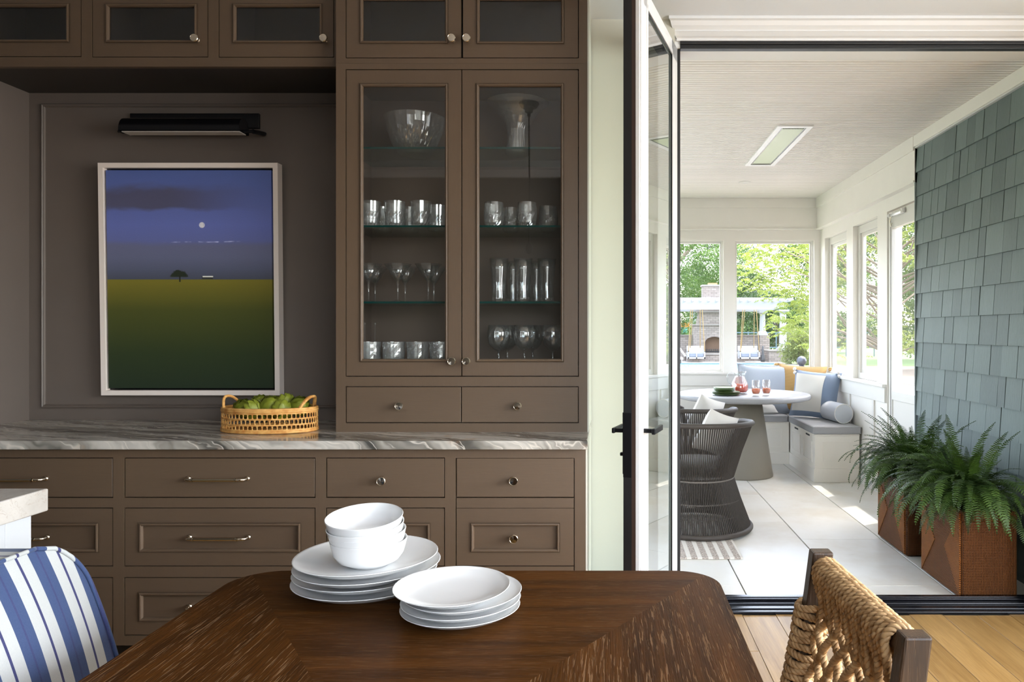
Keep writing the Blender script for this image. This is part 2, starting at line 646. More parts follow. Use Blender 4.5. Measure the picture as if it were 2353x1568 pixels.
def make_stripes(name):
    """white ticking with blue bands (dark centre line) and thin navy lines, repeating along local y"""
    g = G(name)
    y = g.sep(g.tc())[1]
    p = g.math('FRACT', g.math('DIVIDE', g.math('ADD', y, 10.0456), 0.097))
    d = g.math('ABSOLUTE', g.math('SUBTRACT', p, 0.5))
    band = g.math('LESS_THAN', d, 0.215)
    line = g.math('LESS_THAN', d, 0.022)
    thin = g.math('GREATER_THAN', d, 0.470)
    w = g.noise(g.map(g.tc(), (1, 1, 0.3)), 700, 2)
    c = g.mix(band, rgb(180, 181, 176), rgb(33, 56, 97))
    c = g.mix(line, c, rgb(26, 34, 84))
    c = g.mix(thin, c, rgb(30, 30, 84))
    c = g.mix(g.math('MULTIPLY', w, 0.25), c, tuple(x * 0.7 for x in rgb(120, 130, 160)))
    return g.out(g.pr(c, 0.85, 0, g.bump(w, 0.2, 0.001), **{'Sheen Weight': 0.15}))


M['stripes'] = make_stripes('blue_white_ticking')
M['navy_piping'] = plain('navy_piping', rgb(52, 78, 138), 0.8)


def make_rope(name, a, b):
    g = G(name)
    tc = g.tc()
    n = g.noise(tc, 40, 3)
    m = g.noise(tc, 260, 2)
    c = g.ramp(n, [(0.3, a), (0.7, b)])
    return g.out(g.pr(c, 0.6, 0, g.bump(m, 0.4, 0.001)))


M['abaca'] = make_rope('tan_abaca_rope', rgb(146, 110, 68), rgb(206, 170, 122))
M['rattan'] = make_rope('honey_rattan', rgb(196, 132, 62), rgb(232, 182, 108))


def make_wicker(name, ang, a, b, freq=300):
    g = G(name)
    tc = g.tc()
    x, y, z = g.sep(tc)
    h = g.math('ADD', x, y)
    u = g.math('ADD', g.math('MULTIPLY', h, math.cos(ang)), g.math('MULTIPLY', z, math.sin(ang)))
    v = g.math('ADD', g.math('MULTIPLY', h, -math.sin(ang)), g.math('MULTIPLY', z, math.cos(ang)))
    s1 = g.math('SINE', g.math('MULTIPLY', v, freq))
    s2 = g.math('SINE', g.math('MULTIPLY', u, freq * 0.62))
    w = g.math('MULTIPLY_ADD', g.math('MULTIPLY', s1, s2), 0.25, g.math('MULTIPLY_ADD', s1, 0.3, 0.5))
    n = g.noise(tc, 14, 3)
    c = g.mix(g.step(w, 0.1, 0.9), a, b)
    c = g.mix(g.math('MULTIPLY', n, 0.5), c, tuple(t * 0.5 for t in a))
    return g.out(g.pr(c, 0.6, 0, g.bump(w, 0.7, 0.004), **{'Specular IOR Level': 0.25}))


WA, WB = rgb(60, 30, 6), rgb(132, 78, 26)
M['wicker_flat'] = make_wicker('brown_wicker_level', 0.0, WA, WB, 820)
M['wicker_up'] = make_wicker('brown_wicker_upright', PI / 2, WA, tuple(x * 0.8 for x in WB), 800)
M['wicker_diag'] = make_wicker('brown_wicker_slanted', 0.35, tuple(x * 0.9 for x in WA), tuple(min(1, x * 2.0) for x in WB), 700)
M['soil'] = plain('dark_soil', (0.02, 0.014, 0.01), 0.9, var=0.4, scale=60)


def make_leaf(name, a, b, trans=0.3, rough=0.5, scale=3.0):
    g = G(name)
    tc = g.tc()
    n = g.noise(tc, scale, 3)
    c = g.ramp(n, [(0.3, a), (0.7, b)])
    p = g.pr(c, rough)
    t = g.n('BsdfTranslucent'); g.put(t, 'Color', c)
    mx = g.n('MixShader'); g.put(mx, 0, trans)
    g.t.links.new(p, mx.inputs[1]); g.t.links.new(t.outputs[0], mx.inputs[2])
    return g.out(mx.outputs[0])


M['fern'] = make_leaf('fern_green', rgb(26, 48, 12), rgb(70, 98, 30), 0.25, 0.55, 9)
M['artichoke'] = plain('artichoke_green', rgb(122, 130, 36), 0.5, var=0.45, scale=40)
M['leaf_mid'] = make_leaf('leaf_mid_green', rgb(58, 84, 36), rgb(98, 124, 62), 0.4, 0.6, 0.6)
M['leaf_dark'] = make_leaf('leaf_deep_green', rgb(46, 70, 34), rgb(84, 108, 56), 0.4, 0.6, 0.6)
M['leaf_lime'] = make_leaf('leaf_lime_green', rgb(98, 114, 36), rgb(134, 146, 60), 0.45, 0.5, 1.5)
M['leaf_bamboo'] = make_leaf('leaf_bamboo_olive', rgb(92, 102, 48), rgb(132, 140, 80), 0.4, 0.6, 1.0)
M['bark'] = plain('bark_brown_grey', rgb(110, 98, 84), 0.9, var=0.25, scale=4)


def make_stonework(name, sx=3.0, sy=9.0):
    g = G(name)
    tc = g.tc()
    x, y, z = g.sep(tc)
    b = g.n('TexBrick')
    g.put(b, 'Vector', g.comb(g.math('ADD', x, y), z, 0.0))
    g.put(b, 'Scale', 1.0); g.put(b, 'Brick Width', 0.30); g.put(b, 'Row Height', 0.105); g.put(b, 'Mortar Size', 0.012)
    g.put(b, 'Color1', rgb(142, 133, 124)); g.put(b, 'Color2', rgb(118, 110, 103)); g.put(b, 'Mortar', rgb(94, 89, 84))
    n = g.noise(tc, 2.5, 3)
    c = g.mix(g.math('MULTIPLY', n, 0.35), b.outputs[0], rgb(120, 102, 88))
    return g.out(g.pr(c, 0.85))


M['stone'] = make_stonework('ashlar_stone')
M['stone_cap'] = plain('stone_cap', rgb(124, 118, 110), 0.8, var=0.08)
M['firebrick'] = plain('fire_brick', rgb(118, 92, 72), 0.9, var=0.15)
M['terracotta'] = plain('terracotta', rgb(206, 130, 90), 0.8)
M['white_wood'] = plain('white_painted_wood', (0.31, 0.31, 0.31), 0.5)
M['hemp'] = plain('tan_rope', rgb(128, 104, 62), 0.8)
M['patio'] = plain('pale_patio', rgb(126, 122, 117), 0.8, var=0.05, scale=1.0)
M['gravel'] = plain('brown_gravel', rgb(116, 102, 88), 0.95, var=0.3, scale=14, bump=0.5, bscale=40)
M['lawn'] = plain('lawn_green', rgb(76, 102, 46), 0.95, var=0.25, scale=2.0)
M['water'] = plain('pool_water', rgb(120, 160, 172), 0.06, 0, var=0.1, scale=1.0)
M['pool_tile'] = plain('pool_tile', rgb(70, 96, 108), 0.4)
M['swing_cushion'] = plain('grey_blue_swing_cushion', rgb(112, 118, 128), 0.9)
M['play_orange'] = plain('orange_plastic', rgb(214, 140, 40), 0.5)
M['play_teal'] = plain('teal_plastic', rgb(80, 160, 150), 0.5)
M['dark_iron'] = plain('dark_iron', (0.03, 0.03, 0.03), 0.6)
M['globe'] = plain('dark_glazed_ball', rgb(44, 46, 54), 0.3)
M['fence'] = plain('blue_grey_fence', rgb(92, 110, 124), 0.7)
M['roof_far'] = plain('grey_house_roof', rgb(120, 116, 116), 0.8)

# ------------------------------------------------------------------ dining room shell
def struct(name, mb, m, parent=None, bevel=None, label=None):
    o = mb.build(name, m, parent, bevel)
    if parent is None: tag(o, label, None, None, 'structure')
    return o


FLOOR = struct('floor', MB().box(-4.5, 3.3, -1.2, 3.55, -0.06, -0.016), M['grout'], label='light oak plank floor of the dining room')
# each oak plank is a piece of its own, shared meshes by length
plank_meshes = {}


def plank_mesh(L):
    k = round(L, 2)
    if k not in plank_meshes:
        w = 0.153
        b = MB().box(-w / 2, w / 2, 0, k - 0.002, -0.016, 0)
        o = b.build('plank', M['oak'], None, 0.0012, 1, local=True)
        plank_meshes[k] = (o.data, o)
    return plank_meshes[k]


first = set()
random.seed(21)
xk = -4.42
while xk < 3.24:
    y = -1.19
    while y < 3.38:
        L = random.choice((0.9, 1.2, 1.5, 1.8))
        if y + L > 3.38 - 0.35: L = 3.395 - y
        me, o0 = plank_mesh(L)
        k = round(L, 2)
        if k in first:
            o = o0.copy(); COL.objects.link(o)
        else:
            first.add(k); o = o0
        o.parent = FLOOR
        o.location = Vector((xk, y, 0)) - ORG[FLOOR.name]
        y += L
    xk += 0.155

struct('wall_back', MB().box(-4.5, -0.10, 3.345, 3.50, 0, 2.95), M['white_wall'], label='dining room wall behind the brown cabinetry')
struct('wall_pale', MB().box(-0.10, 0.30, 3.345, 3.50, 0, 2.95), M['cream_wall'], label='pale cream wall strip between the hutch and the open door')
struct('wall_planter_shade', MB().prism([(2.04, 3.41), (2.44, 2.62), (2.60, 2.62), (2.60, 3.41)], 'z', 0, 2.745), M['cream_wall'], label='unseen angled wall added right of the porch opening to keep room light off the planters')  # added out of view to block room light from the planters
struct('wall_opening', MB().box(0.30, 3.3, 3.41, 3.55, 2.637, 2.95).box(2.04, 3.3, 3.41, 3.55, 0, 2.637), M['white_trim'], label='white wall above the porch opening')
struct('wall_left', MB().box(-4.6, -4.5, -1.2, 3.5, 0, 2.95), M['rear_wall'], label='left dining room wall out of view')
struct('wall_right', MB().box(3.3, 3.4, -1.2, -0.75, 0, 2.95).box(3.3, 3.4, 2.65, 3.55, 0, 2.95).box(3.3, 3.4, -0.75, 2.65, 0, 0.4).box(3.3, 3.4, -0.75, 2.65, 2.5, 2.95),
       M['white_wall'], label='right dining room wall with tall window')
struct('wall_rear', MB().box(-4.5, 0.05, -1.3, -1.2, 0, 2.95).box(2.55, 3.4, -1.3, -1.2, 0, 2.95).box(0.05, 2.55, -1.3, -1.2, 0, 0.8).box(0.05, 2.55, -1.3, -1.2, 2.4, 2.95),
       M['rear_wall'], label='grey wall behind the viewer')
w1 = MB()
for k in range(5): w1.box(3.20, 3.25, -0.75 + k * 0.84, -0.71 + k * 0.84, 0.4, 2.5)
for z in (0.4, 1.1, 1.8, 2.46): w1.box(3.20, 3.25, -0.75, 2.65, z, z + 0.04)
struct('window_1', w1, M['white_trim'], label='white window bars in the right dining room wall')
w2 = MB()  # bars of the unseen rear window, added with its fill light
for k in range(4): w2.box(0.05 + k * 0.82, 0.09 + k * 0.82, -1.14, -1.10, 0.8, 2.4)
for z in (0.8, 1.58, 2.36): w2.box(0.05, 2.55, -1.14, -1.10, z, z + 0.04)
struct('window_2', w2, M['white_trim'], label='white window bars added behind the viewer with the fill light')
struct('ceiling', MB().box(-4.5, 3.4, -1.3, 3.5, 2.95, 3.05), M['ceiling'], label='white dining room ceiling')
struct('ceiling_bay', MB().box(-0.086, 3.3, 2.2, 3.45, 2.745, 2.95), M['ceiling'], label='lowered white ceiling in front of the porch opening')
struct('trim_2', MB().box(-4.5, 3.3, -1.2, -1.10, 2.87, 2.95).box(-4.5, 3.3, -1.2, -1.14, 2.80, 2.87), M['white_trim'], label='white crown moulding behind the viewer')

# crown above the opening, stepped profile (distance from wall, height)
CR = [(0.0, 2.668), (0.012, 2.668), (0.012, 2.678), (0.03, 2.682), (0.052, 2.694), (0.056, 2.694), (0.056, 2.700), (0.078, 2.712), (0.092, 2.728),
      (0.108, 2.731), (0.108, 2.744), (0.0, 2.744)]
cv = [(0.318 - 0.45 * t, 3.409 - t, z) for t, z in CR] + [(3.29, 3.409 - t, z) for t, z in CR]
n = len(CR)
struct('trim_3', MB().add(cv, [(i, i + 1, n + i + 1, n + i) for i in range(n - 1)] + [tuple(range(n - 1, -1, -1)), tuple(range(n, 2 * n))]), M['white_trim'],
       label='stepped white crown moulding above the porch opening')

# black door frame: head, sill, jambs
hd = MB().box(0.33, 2.04, 3.400, 3.425, 2.653, 2.668).box(0.33, 2.04, 3.406, 3.430, 2.640, 2.653).box(0.33, 2.04, 3.400, 3.435, 2.632, 2.640)
struct('trim_4', hd, M['black_wood'], bevel=0.002, label='black head frame across the top of the porch opening')
struct('trim_5', MB().box(0.33, 2.04, 3.435, 3.545, 2.632, 2.637), M['porch_trim'], label='pale soffit board behind the black head frame')
sl = MB().box(0.30, 2.04, 3.40, 3.428, 0, 0.012).box(0.30, 2.04, 3.428, 3.434, 0, 0.018).box(0.30, 2.04, 3.434, 3.486, 0, 0.012).box(0.30, 2.04, 3.486, 3.494, 0, 0.020)
sl.box(0.30, 2.04, 3.494, 3.515, 0, 0.014).box(0.30, 2.04, 3.515, 3.53, 0, 0.030).box(0.30, 2.04, 3.53, 3.56, 0, 0.034)
struct('trim_6', sl, M['black_gloss'], bevel=0.0025, label='black grooved metal sill on the floor of the porch opening')
struct('trim_7', MB().box(0.302, 0.332, 3.42, 3.50, 0.034, 2.632).box(2.01, 2.04, 3.42, 3.50, 0.034, 2.632), M['black_wood'], label='black side jambs of the porch opening')

# ------------------------------------------------------------------ glazed door, swung in
HX, HY = 0.316, 3.392
ang = math.atan2(0.204, 0.69)
door = thing('door_1', (HX, HY, 0), 'narrow glazed door swung open, black inside and white outside', 'door', kind='structure')
door.rotation_euler = (0, 0, -ang)          # local -y runs from the hinge to the free edge, local +x is the white outer face
LW = 0.72


def dpart(name, mb, m, parent=door, bevel=None):
    return mb.build(name, m, parent, bevel, local=True)


z0, z1 = 0.02, 2.628
st = 0.125
inner = MB().box(-0.062, -0.030, -LW, -LW + st, z0, z1).box(-0.062, -0.030, -st, 0, z0, z1).box(-0.062, -0.030, -LW, 0, z1 - 0.07, z1).box(-0.062, -0.030, -LW, 0, z0, z0 + 0.2)
dpart('inner_frame', inner, M['black_wood'])
dpart('weather_strip', MB().box(-0.030, -0.016, -LW + 0.001, -LW + 0.03, z0, z1).box(-0.030, -0.016, -0.03, 0, z0, z1), M['brown_strip'])
outer = MB().box(-0.016, 0.0, -LW, -LW + st, z0, z1).box(-0.016, 0.0, -st, 0, z0, z1).box(-0.016, 0.0, -LW, 0, z1 - 0.07, z1).box(-0.016, 0.0, -LW, 0, z0, z0 + 0.2)
outer.box(0.0, 0.006, -LW + 0.006, -LW + 0.045, z0, z1)
dpart('outer_frame', outer, M['door_white'], bevel=0.002)
bead = MB().box(0.0, 0.004, -LW + st - 0.02, -LW + st, z0 + 0.2, z1 - 0.07).box(0.0, 0.004, -st, -st + 0.02, z0 + 0.2, z1 - 0.07).box(0.0, 0.004, -LW + st, -st, z1 - 0.07, z1 - 0.05)
dpart('glazing_bead', bead, M['door_white'])
dpart('glazing_gasket', MB().box(-0.004, 0.0015, -st - 0.006, -st, z0 + 0.2, z1 - 0.07).box(-0.004, 0.0015, -LW + st, -st, z1 - 0.076, z1 - 0.07), M['black_gloss'])
dpart('glass_pane', MB().add([(-0.006, -LW + st, z0 + 0.2), (-0.006, -st, z0 + 0.2), (-0.006, -st, z1 - 0.07), (-0.006, -LW + st, z1 - 0.07)], [(0, 1, 2, 3)]), M['door_pane'])
dpart('inner_bead', MB().box(-0.061, -0.016, -st - 0.012, -st, z0 + 0.2, z1 - 0.07).box(-0.061, -0.016, -LW + st, -LW + st + 0.012, z0 + 0.2, z1 - 0.07), M['door_white'])
zh = 0.944
ip = dpart('lock_plate', MB().box(-0.068, -0.062, -LW + 0.01, -LW + 0.05, zh - 0.16, zh + 0.07).box(-0.0625, -0.030, -LW - 0.002, -LW, zh - 0.17, zh + 0.07), M['black_metal'], bevel=0.001)
lv = MB().box(-0.105, -0.066, -LW + 0.024, -LW + 0.038, zh - 0.008, zh + 0.008).box(-0.112, -0.100, -LW + 0.014, -LW + 0.15, zh - 0.010, zh + 0.010)
dpart('inner_lever', lv, M['black_metal'], bevel=0.003)
dpart('thumb_turn', MB().box(-0.082, -0.066, -LW + 0.022, -LW + 0.040, zh - 0.095, zh - 0.082), M['black_metal'], bevel=0.003)
ov = MB().box(0.0, 0.048, -LW + 0.04, -LW + 0.056, zh - 0.008, zh + 0.008).box(0.038, 0.052, -LW + 0.03, -LW + 0.17, zh - 0.012, zh + 0.010)
dpart('outer_lever', ov, M['black_metal'], bevel=0.003)

# ------------------------------------------------------------------ porch shell
PZ, PXW, PYB = 2.69, 2.20, 7.62          # ceiling height, right wall face, back wall face
PF = struct('floor_porch', MB().box(-2.2, 2.3, 3.55, 7.75, -0.06, -0.012), M['grout'], label='cream limestone paver floor of the sunroom')
cols = [(-2.2, -1.415, 0), (-1.41, -0.885, 1), (-0.88, -0.36, 0), (-0.355, 0.165, 1), (0.17, 0.683, 0), (0.688, 1.208, 1), (1.213, 1.718, 0), (1.723, 2.30, 1)]
ys0 = [3.563, 3.78, 4.62, 5.45, 6.31, 7.15, 7.74]
ys1 = [3.563, 4.20, 5.035, 5.885, 6.72, 7.56, 7.74]
for xa, xb, k in cols:
    ys = ys1 if k else ys0
    for a, b in zip(ys[:-1], ys[1:]):
        MB().box(xa + 0.0012, xb - 0.0012, a + 0.001, b - 0.001, -0.012, 0.0).build('paver', M['paver'], PF, 0.0012, 1)

# beadboard ceiling, grooves run left-right
bb = MB()
y, v, f = 3.55, [], []
while y < 7.64:
    for dy, z in ((0, PZ + 0.024), (0.0078, PZ + 0.024), (0.0085, PZ), (0.0340, PZ)):
        v += [(-2.2, y + dy, z), (2.3, y + dy, z)]
    y += 0.0345
for i in range(len(v) // 2 - 1): f.append((2 * i, 2 * i + 2, 2 * i + 3, 2 * i + 1))
bb.add(v, f)
struct('ceiling_porch', bb, M['beadboard'], label='cream beadboard sunroom ceiling with fine grooves')
struct('trim_8', MB().box(-2.9, 2.84, 3.5, 8.35, 2.716, 2.80), M['white_wall'], label='sunroom roof slab with eaves')

# right wall beyond the shingles
rw = MB()
rw.box(PXW, 2.32, 5.79, PYB + 0.12, 0, 0.868)            # below the sills
rw.box(PXW, 2.32, 5.15, PYB + 0.12, 2.26, PZ)            # header
rw.box(PXW, 2.32, 5.79, 6.0, 0.868, 2.26).box(PXW, 2.32, 6.60, 6.78, 0.868, 2.26).box(PXW, 2.32, 7.46, PYB + 0.12, 0.868, 2.26)
struct('wall_porch_right', rw, M['porch_paint'], label='cream sunroom wall with tall screened windows')
bm_ = MB().box(2.15, PXW, 5.15, PYB, 2.366, PZ).box(2.138, 2.15, 5.15, PYB, 2.59, PZ).box(2.142, 2.15, 5.15, PYB, 2.366, 2.38)
bm_.box(-2.2, 2.15, PYB - 0.05, PYB, 2.366, PZ).box(-2.2, 2.138, PYB - 0.062, PYB - 0.05, 2.59, PZ).box(-2.2, 2.142, PYB - 0.058, PYB - 0.05, 2.366, 2.38)
bm_.box(2.142, PXW, 3.55, 5.15, 2.612, PZ)
struct('trim_9', bm_, M['porch_paint'], label='cream boxed beam under the sunroom ceiling')
struct('trim_10', MB().box(2.165, 2.33, 5.80, PYB, 0.868, 0.892).box(2.182, PXW, 5.80, PYB, 0.745, 0.868).box(2.186, PXW, 6.655, 6.70, 0.12, 0.745).box(2.186, PXW, 6.05, 6.09, 0.12, 0.745),
       M['porch_trim'], bevel=0.003, label='white sill, apron and battens under the right sunroom windows')
struct('baseboard_porch_right', MB().box(2.178, PXW, 5.16, 6.34, 0, 0.125), M['porch_trim'], bevel=0.003, label='cream baseboard between bench and planter')


def side_window(num, a, b):
    o = thing('window_%d' % num, (2.27, (a + b) / 2, 0.89), 'tall screened window in the right sunroom wall', None, kind='structure')
    fr = MB()
    for (ya, yb, za, zb) in ((a + 0.001, a + 0.05, 0.893, 2.259), (b - 0.05, b - 0.001, 0.893, 2.259), (a + 0.05, b - 0.05, 0.893, 0.945), (a + 0.05, b - 0.05, 2.19, 2.259)):
        fr.box(2.245, 2.30, ya, yb, za, zb)
    for (ya, yb, za, zb) in ((a + 0.05, a + 0.085, 0.945, 2.19), (b - 0.085, b - 0.05, 0.945, 2.19), (a + 0.085, b - 0.085, 0.945, 0.975), (a + 0.085, b - 0.085, 2.16, 2.19)):
        fr.box(2.26, 2.285, ya, yb, za, zb)
    fr.build('sash', M['porch_trim'], o, 0.002)
    MB().add([(2.271, a + 0.085, 0.975), (2.271, b - 0.085, 0.975), (2.271, b - 0.085, 2.16), (2.271, a + 0.085, 2.16)], [(0, 1, 2, 3)]).build('screen', M['screen'], o)
    return o


side_window(3, 6.0, 6.60)
side_window(4, 6.78, 7.46)
# screen door next to the shingle wall
sd = thing('door_2', (2.25, 5.48, 0), 'white screen door beside the shingle wall', None, kind='structure')
fr = MB().box(2.21, 2.25, 5.165, 5.22, 0.01, 2.25).box(2.21, 2.25, 5.72, 5.785, 0.01, 2.25).box(2.21, 2.25, 5.22, 5.72, 2.12, 2.25).box(2.21, 2.25, 5.22, 5.72, 0.78, 0.85).box(2.22, 2.24, 5.22, 5.72, 0.01, 0.78)
fr.build('frame', M['porch_trim'], sd, 0.003)
MB().add([(2.23, 5.22, 0.85), (2.23, 5.72, 0.85), (2.23, 5.72, 2.12), (2.23, 5.22, 2.12)], [(0, 1, 2, 3)]).build('screen', M['screen'], sd)
MB().box(2.208, 2.216, 5.735, 5.742, 0.2, 2.2).build('hinge_strip', M['dark_iron'], sd)
cl = MB().lathe([(0.0, 0), (0.014, 0), (0.016, 0.01), (0.016, 0.17), (0.010, 0.18), (0.010, 0.24), (0.0, 0.24)], (2.19, 5.46, 2.215), 14, 'y')
cl.box(2.17, 2.205, 5.68, 5.71, 2.205, 2.225).box(2.178, 2.20, 5.44, 5.47, 2.20, 2.235)
cl.build('door_closer', plain('closer_white_metal', (0.75, 0.74, 0.72), 0.25, 0.3), sd)
tb = MB().tube([(2.195, 5.70, 2.21), (2.19, 5.705, 2.17), (2.198, 5.71, 2.13), (2.205, 5.70, 2.16)], 0.004, 6)
tb.build('closer_bracket', M['nickel'], sd)

# back wall of the porch
bw = MB().box(-2.2, PXW, PYB, PYB + 0.12, 0, 0.868).box(-2.2, PXW + 0.12, PYB, PYB + 0.12, 2.262, PZ)
BW = [(-2.1, -0.95), (-0.83, 0.02), (0.14, 1.19), (1.312, 2.135)]
edges = [-2.2] + [e for w in BW for e in w] + [PXW]
for i in range(0, len(edges), 2): bw.box(edges[i], edges[i + 1], PYB, PYB + 0.12, 0.868, 2.262)
struct('wall_porch_back', bw, M['porch_paint'], label='cream sunroom end wall with picture windows')
struct('trim_11', MB().box(-2.2, 2.165, PYB - 0.03, PYB + 0.12, 0.862, 0.884).box(-2.2, 2.18, PYB - 0.016, PYB, 0.745, 0.862).box(1.29, 1.33, PYB - 0.012, PYB, 0.49, 0.745), M['porch_trim'], bevel=0.003,
       label='white sill and apron under the sunroom end windows')
for i, (a, b) in enumerate(BW):
    o = thing('window_%d' % (5 + i), ((a + b) / 2, PYB + 0.06, 0.884), 'picture window with a fine screen in the sunroom end wall', None, kind='structure')
    MB().frame(a, b, 0.884, 2.262, [(0, 0.0), (0.012, 0.0), (0.012, 0.03), (0.028, 0.03), (0.028, 0.06), (0.0, 0.06)], PYB + 0.03).build('sash', M['porch_trim'], o)
    MB().add([(a + 0.026, PYB + 0.075, 0.905), (b - 0.026, PYB + 0.075, 0.905), (b - 0.026, PYB + 0.075, 2.24), (a + 0.026, PYB + 0.075, 2.24)], [(0, 1, 2, 3)]).build('screen', M['clear_screen'], o)
# left wall of the porch: posts and openings, out of view
lw = MB().box(-2.32, -2.2, 3.5, PYB + 0.12, 0, 0.868).box(-2.32, -2.2, 3.5, PYB + 0.12, 2.26, PZ)
for a, b in ((3.5, 3.75), (4.9, 5.08), (6.25, 6.43), (7.5, 7.74)): lw.box(-2.32, -2.2, a, b, 0.868, 2.26)
struct('wall_porch_left', lw, M['porch_paint'], label='left sunroom wall with openings, out of view')
struct('wall_house', MB().box(-2.2, 0.30, 3.50, 3.55, 0, PZ), M['porch_paint'], label='house wall seen from the sunroom')

# ------------------------------------------------------------------ shingle wall, one object per shingle
SH = struct('wall_shingle', MB().box(2.176, 2.36, 3.55, 5.15, 0, 2.612), M['shingle_backing'], label='grey-green cedar shingle wall of the sunroom')
MB().box(2.155, 2.20, 5.15, 5.163, 0, 2.612).build('corner_strip', M['corner_trim'], SH)
MB().box(2.150, 2.176, 3.55, 5.15, 2.603, 2.614).build('top_flashing', plain('pale_flashing', (0.6, 0.6, 0.58), 0.4), SH)
CH = 0.1706
sh_mesh = {}


def shingle(w):
    k = round(w, 3)
    if k not in sh_mesh:
        h = CH + 0.02
        v = [(0, 0, 0), (0, k, 0), (0, k, h), (0, 0, h), (-0.016, 0, 0), (-0.016, k, 0), (-0.004, k, h), (-0.004, 0, h)]
        b = MB().add(v, [(0, 3, 2, 1), (4, 5, 6, 7), (0, 1, 5, 4), (1, 2, 6, 5), (2, 3, 7, 6), (3, 0, 4, 7)])
        o = b.build('shingle', M['shingle'], SH, local=True)
        sh_mesh[k] = o
        return o
    o = sh_mesh[k].copy()
    COL.objects.link(o)
    return o


random.seed(5)
WID = (0.075, 0.095, 0.115, 0.135, 0.155, 0.185)
zt = 2.603
while zt > 0:
    zb = max(0.0, zt - CH)
    y = 5.148
    w = random.choice(WID[:3])
    while y - w > 3.53:
        o = shingle(w)
        o.location = Vector((2.174 + random.uniform(-0.0015, 0.0015), y - w, zb)) - ORG[SH.name]
        if zt - CH < 0 or zt > 2.6: o.scale = (1, 1, min(1, (zt - zb) / (CH + 0.02)) * (1.0 if zt > 2.6 else 1.0))
        y -= w + 0.0045
        w = random.choice(WID)
    zt -= CH

# ------------------------------------------------------------------ cabinetry
DB, DH, DU, DN = 2.73, 2.94, 3.00, 3.335      # depth of: base cabinet fronts, hutch front, left upper fronts, niche back
GAP = 0.0034
MOULD = [(0.0, -0.0015), (0.0025, -0.0015), (0.0035, 0.003), (0.005, -0.005), (0.009, -0.006), (0.013, -0.004), (0.0155, 0.002), (0.0155, 0.007)]


def quad_y(x0, x1, y, z0, z1):
    return MB().add([(x0, y, z0), (x1, y, z0), (x1, y, z1), (x0, y, z1)], [(0, 1, 2, 3)])


def knob_mb(x, d, z, r=0.0165):
    # turned knob on a short neck, pointing at the room (towards -y)
    prof = [(0.0, 0.0), (0.009, 0.0), (0.009, -0.003), (0.0055, -0.006), (0.0055, -0.014), (0.010, -0.0175), (r * 0.98, -0.020), (r, -0.022), (r, -0.030), (r * 0.9, -0.032), (r * 0.86, -0.0315), (0.0, -0.0325)]
    return MB().lathe(prof, (x, d, z), 26, 'y', smooth=False)


def pull_mb(xc, d, z, L):
    b = MB()
    for sgn in (-1, 1):
        xe = xc + sgn * (L / 2 - 0.008)
        b.lathe([(0.0, 0), (0.010, 0), (0.010, -0.004), (0.006, -0.007)], (xe, d, z), 12, 'y')
        b.tube([(xe, d - 0.004, z), (xe, d - 0.018, z), (xe - sgn * 0.004, d - 0.027, z), (xe - sgn * 0.012, d - 0.031, z), (xe - sgn * 0.03, d - 0.032, z)], 0.0058, 10)
        b.lathe([(0.0075, 0), (0.0075, 0.006)], (xe - sgn * 0.03 - 0.003, d - 0.032, z), 10, 'x')
    b.tube([(xc - L / 2 + 0.03, d - 0.032, z), (xc + L / 2 - 0.03, d - 0.032, z)], 0.0066, 8, smooth=False)
    return b


def face(mb, rect, holes, d, t=0.02):
    """face frame: rectangle with rectangular holes, cut into boxes on a grid"""
    xs = sorted({rect[0], rect[1], *[h[i] for h in holes for i in (0, 1)]})
    zs = sorted({rect[2], rect[3], *[h[i] for h in holes for i in (2, 3)]})
    for k in range(len(zs) - 1):
        run = None
        for i in range(len(xs) - 1):
            cxx, czz = (xs[i] + xs[i + 1]) / 2, (zs[k] + zs[k + 1]) / 2
            solid = not any(h[0] < cxx < h[1] and h[2] < czz < h[3] for h in holes)
            if solid:
                run = [xs[i], xs[i + 1]] if run is None else [run[0], xs[i + 1]]
            if (not solid or i == len(xs) - 2) and run:
                mb.box(run[0], run[1], d, d + t, zs[k], zs[k + 1])
                run = None
    return mb


def drawer(par, x0, x1, z0, z1, d, panel=None, name='drawer'):
    """inset drawer front; panel = moulded rectangle (x0,x1,z0,z1)"""
    a, b, c, e = x0 + GAP, x1 - GAP, z0 + GAP, z1 - GAP
    df = d + 0.001
    if panel is None:
        return MB().box(a, b, df, df + 0.02, c, e).build(name, M['paint_h'], par, 0.0012, 1)
    mb = MB()
    face(mb, (a, b, c, e), [panel], df, 0.02)
    mb.box(panel[0] - 0.005, panel[1] + 0.005, df + 0.007, df + 0.019, panel[2] - 0.005, panel[3] + 0.005)
    o = mb.build(name, M['paint_h'], par)
    MB().frame(*panel, MOULD, df).build('moulding', M['paint_h'], o)
    return o


def add_knob(par, px, py, d, label=None):
    o = knob_mb(X(px, d), d, Z(py, d)).build('knob', M['nickel'], par)
    return o


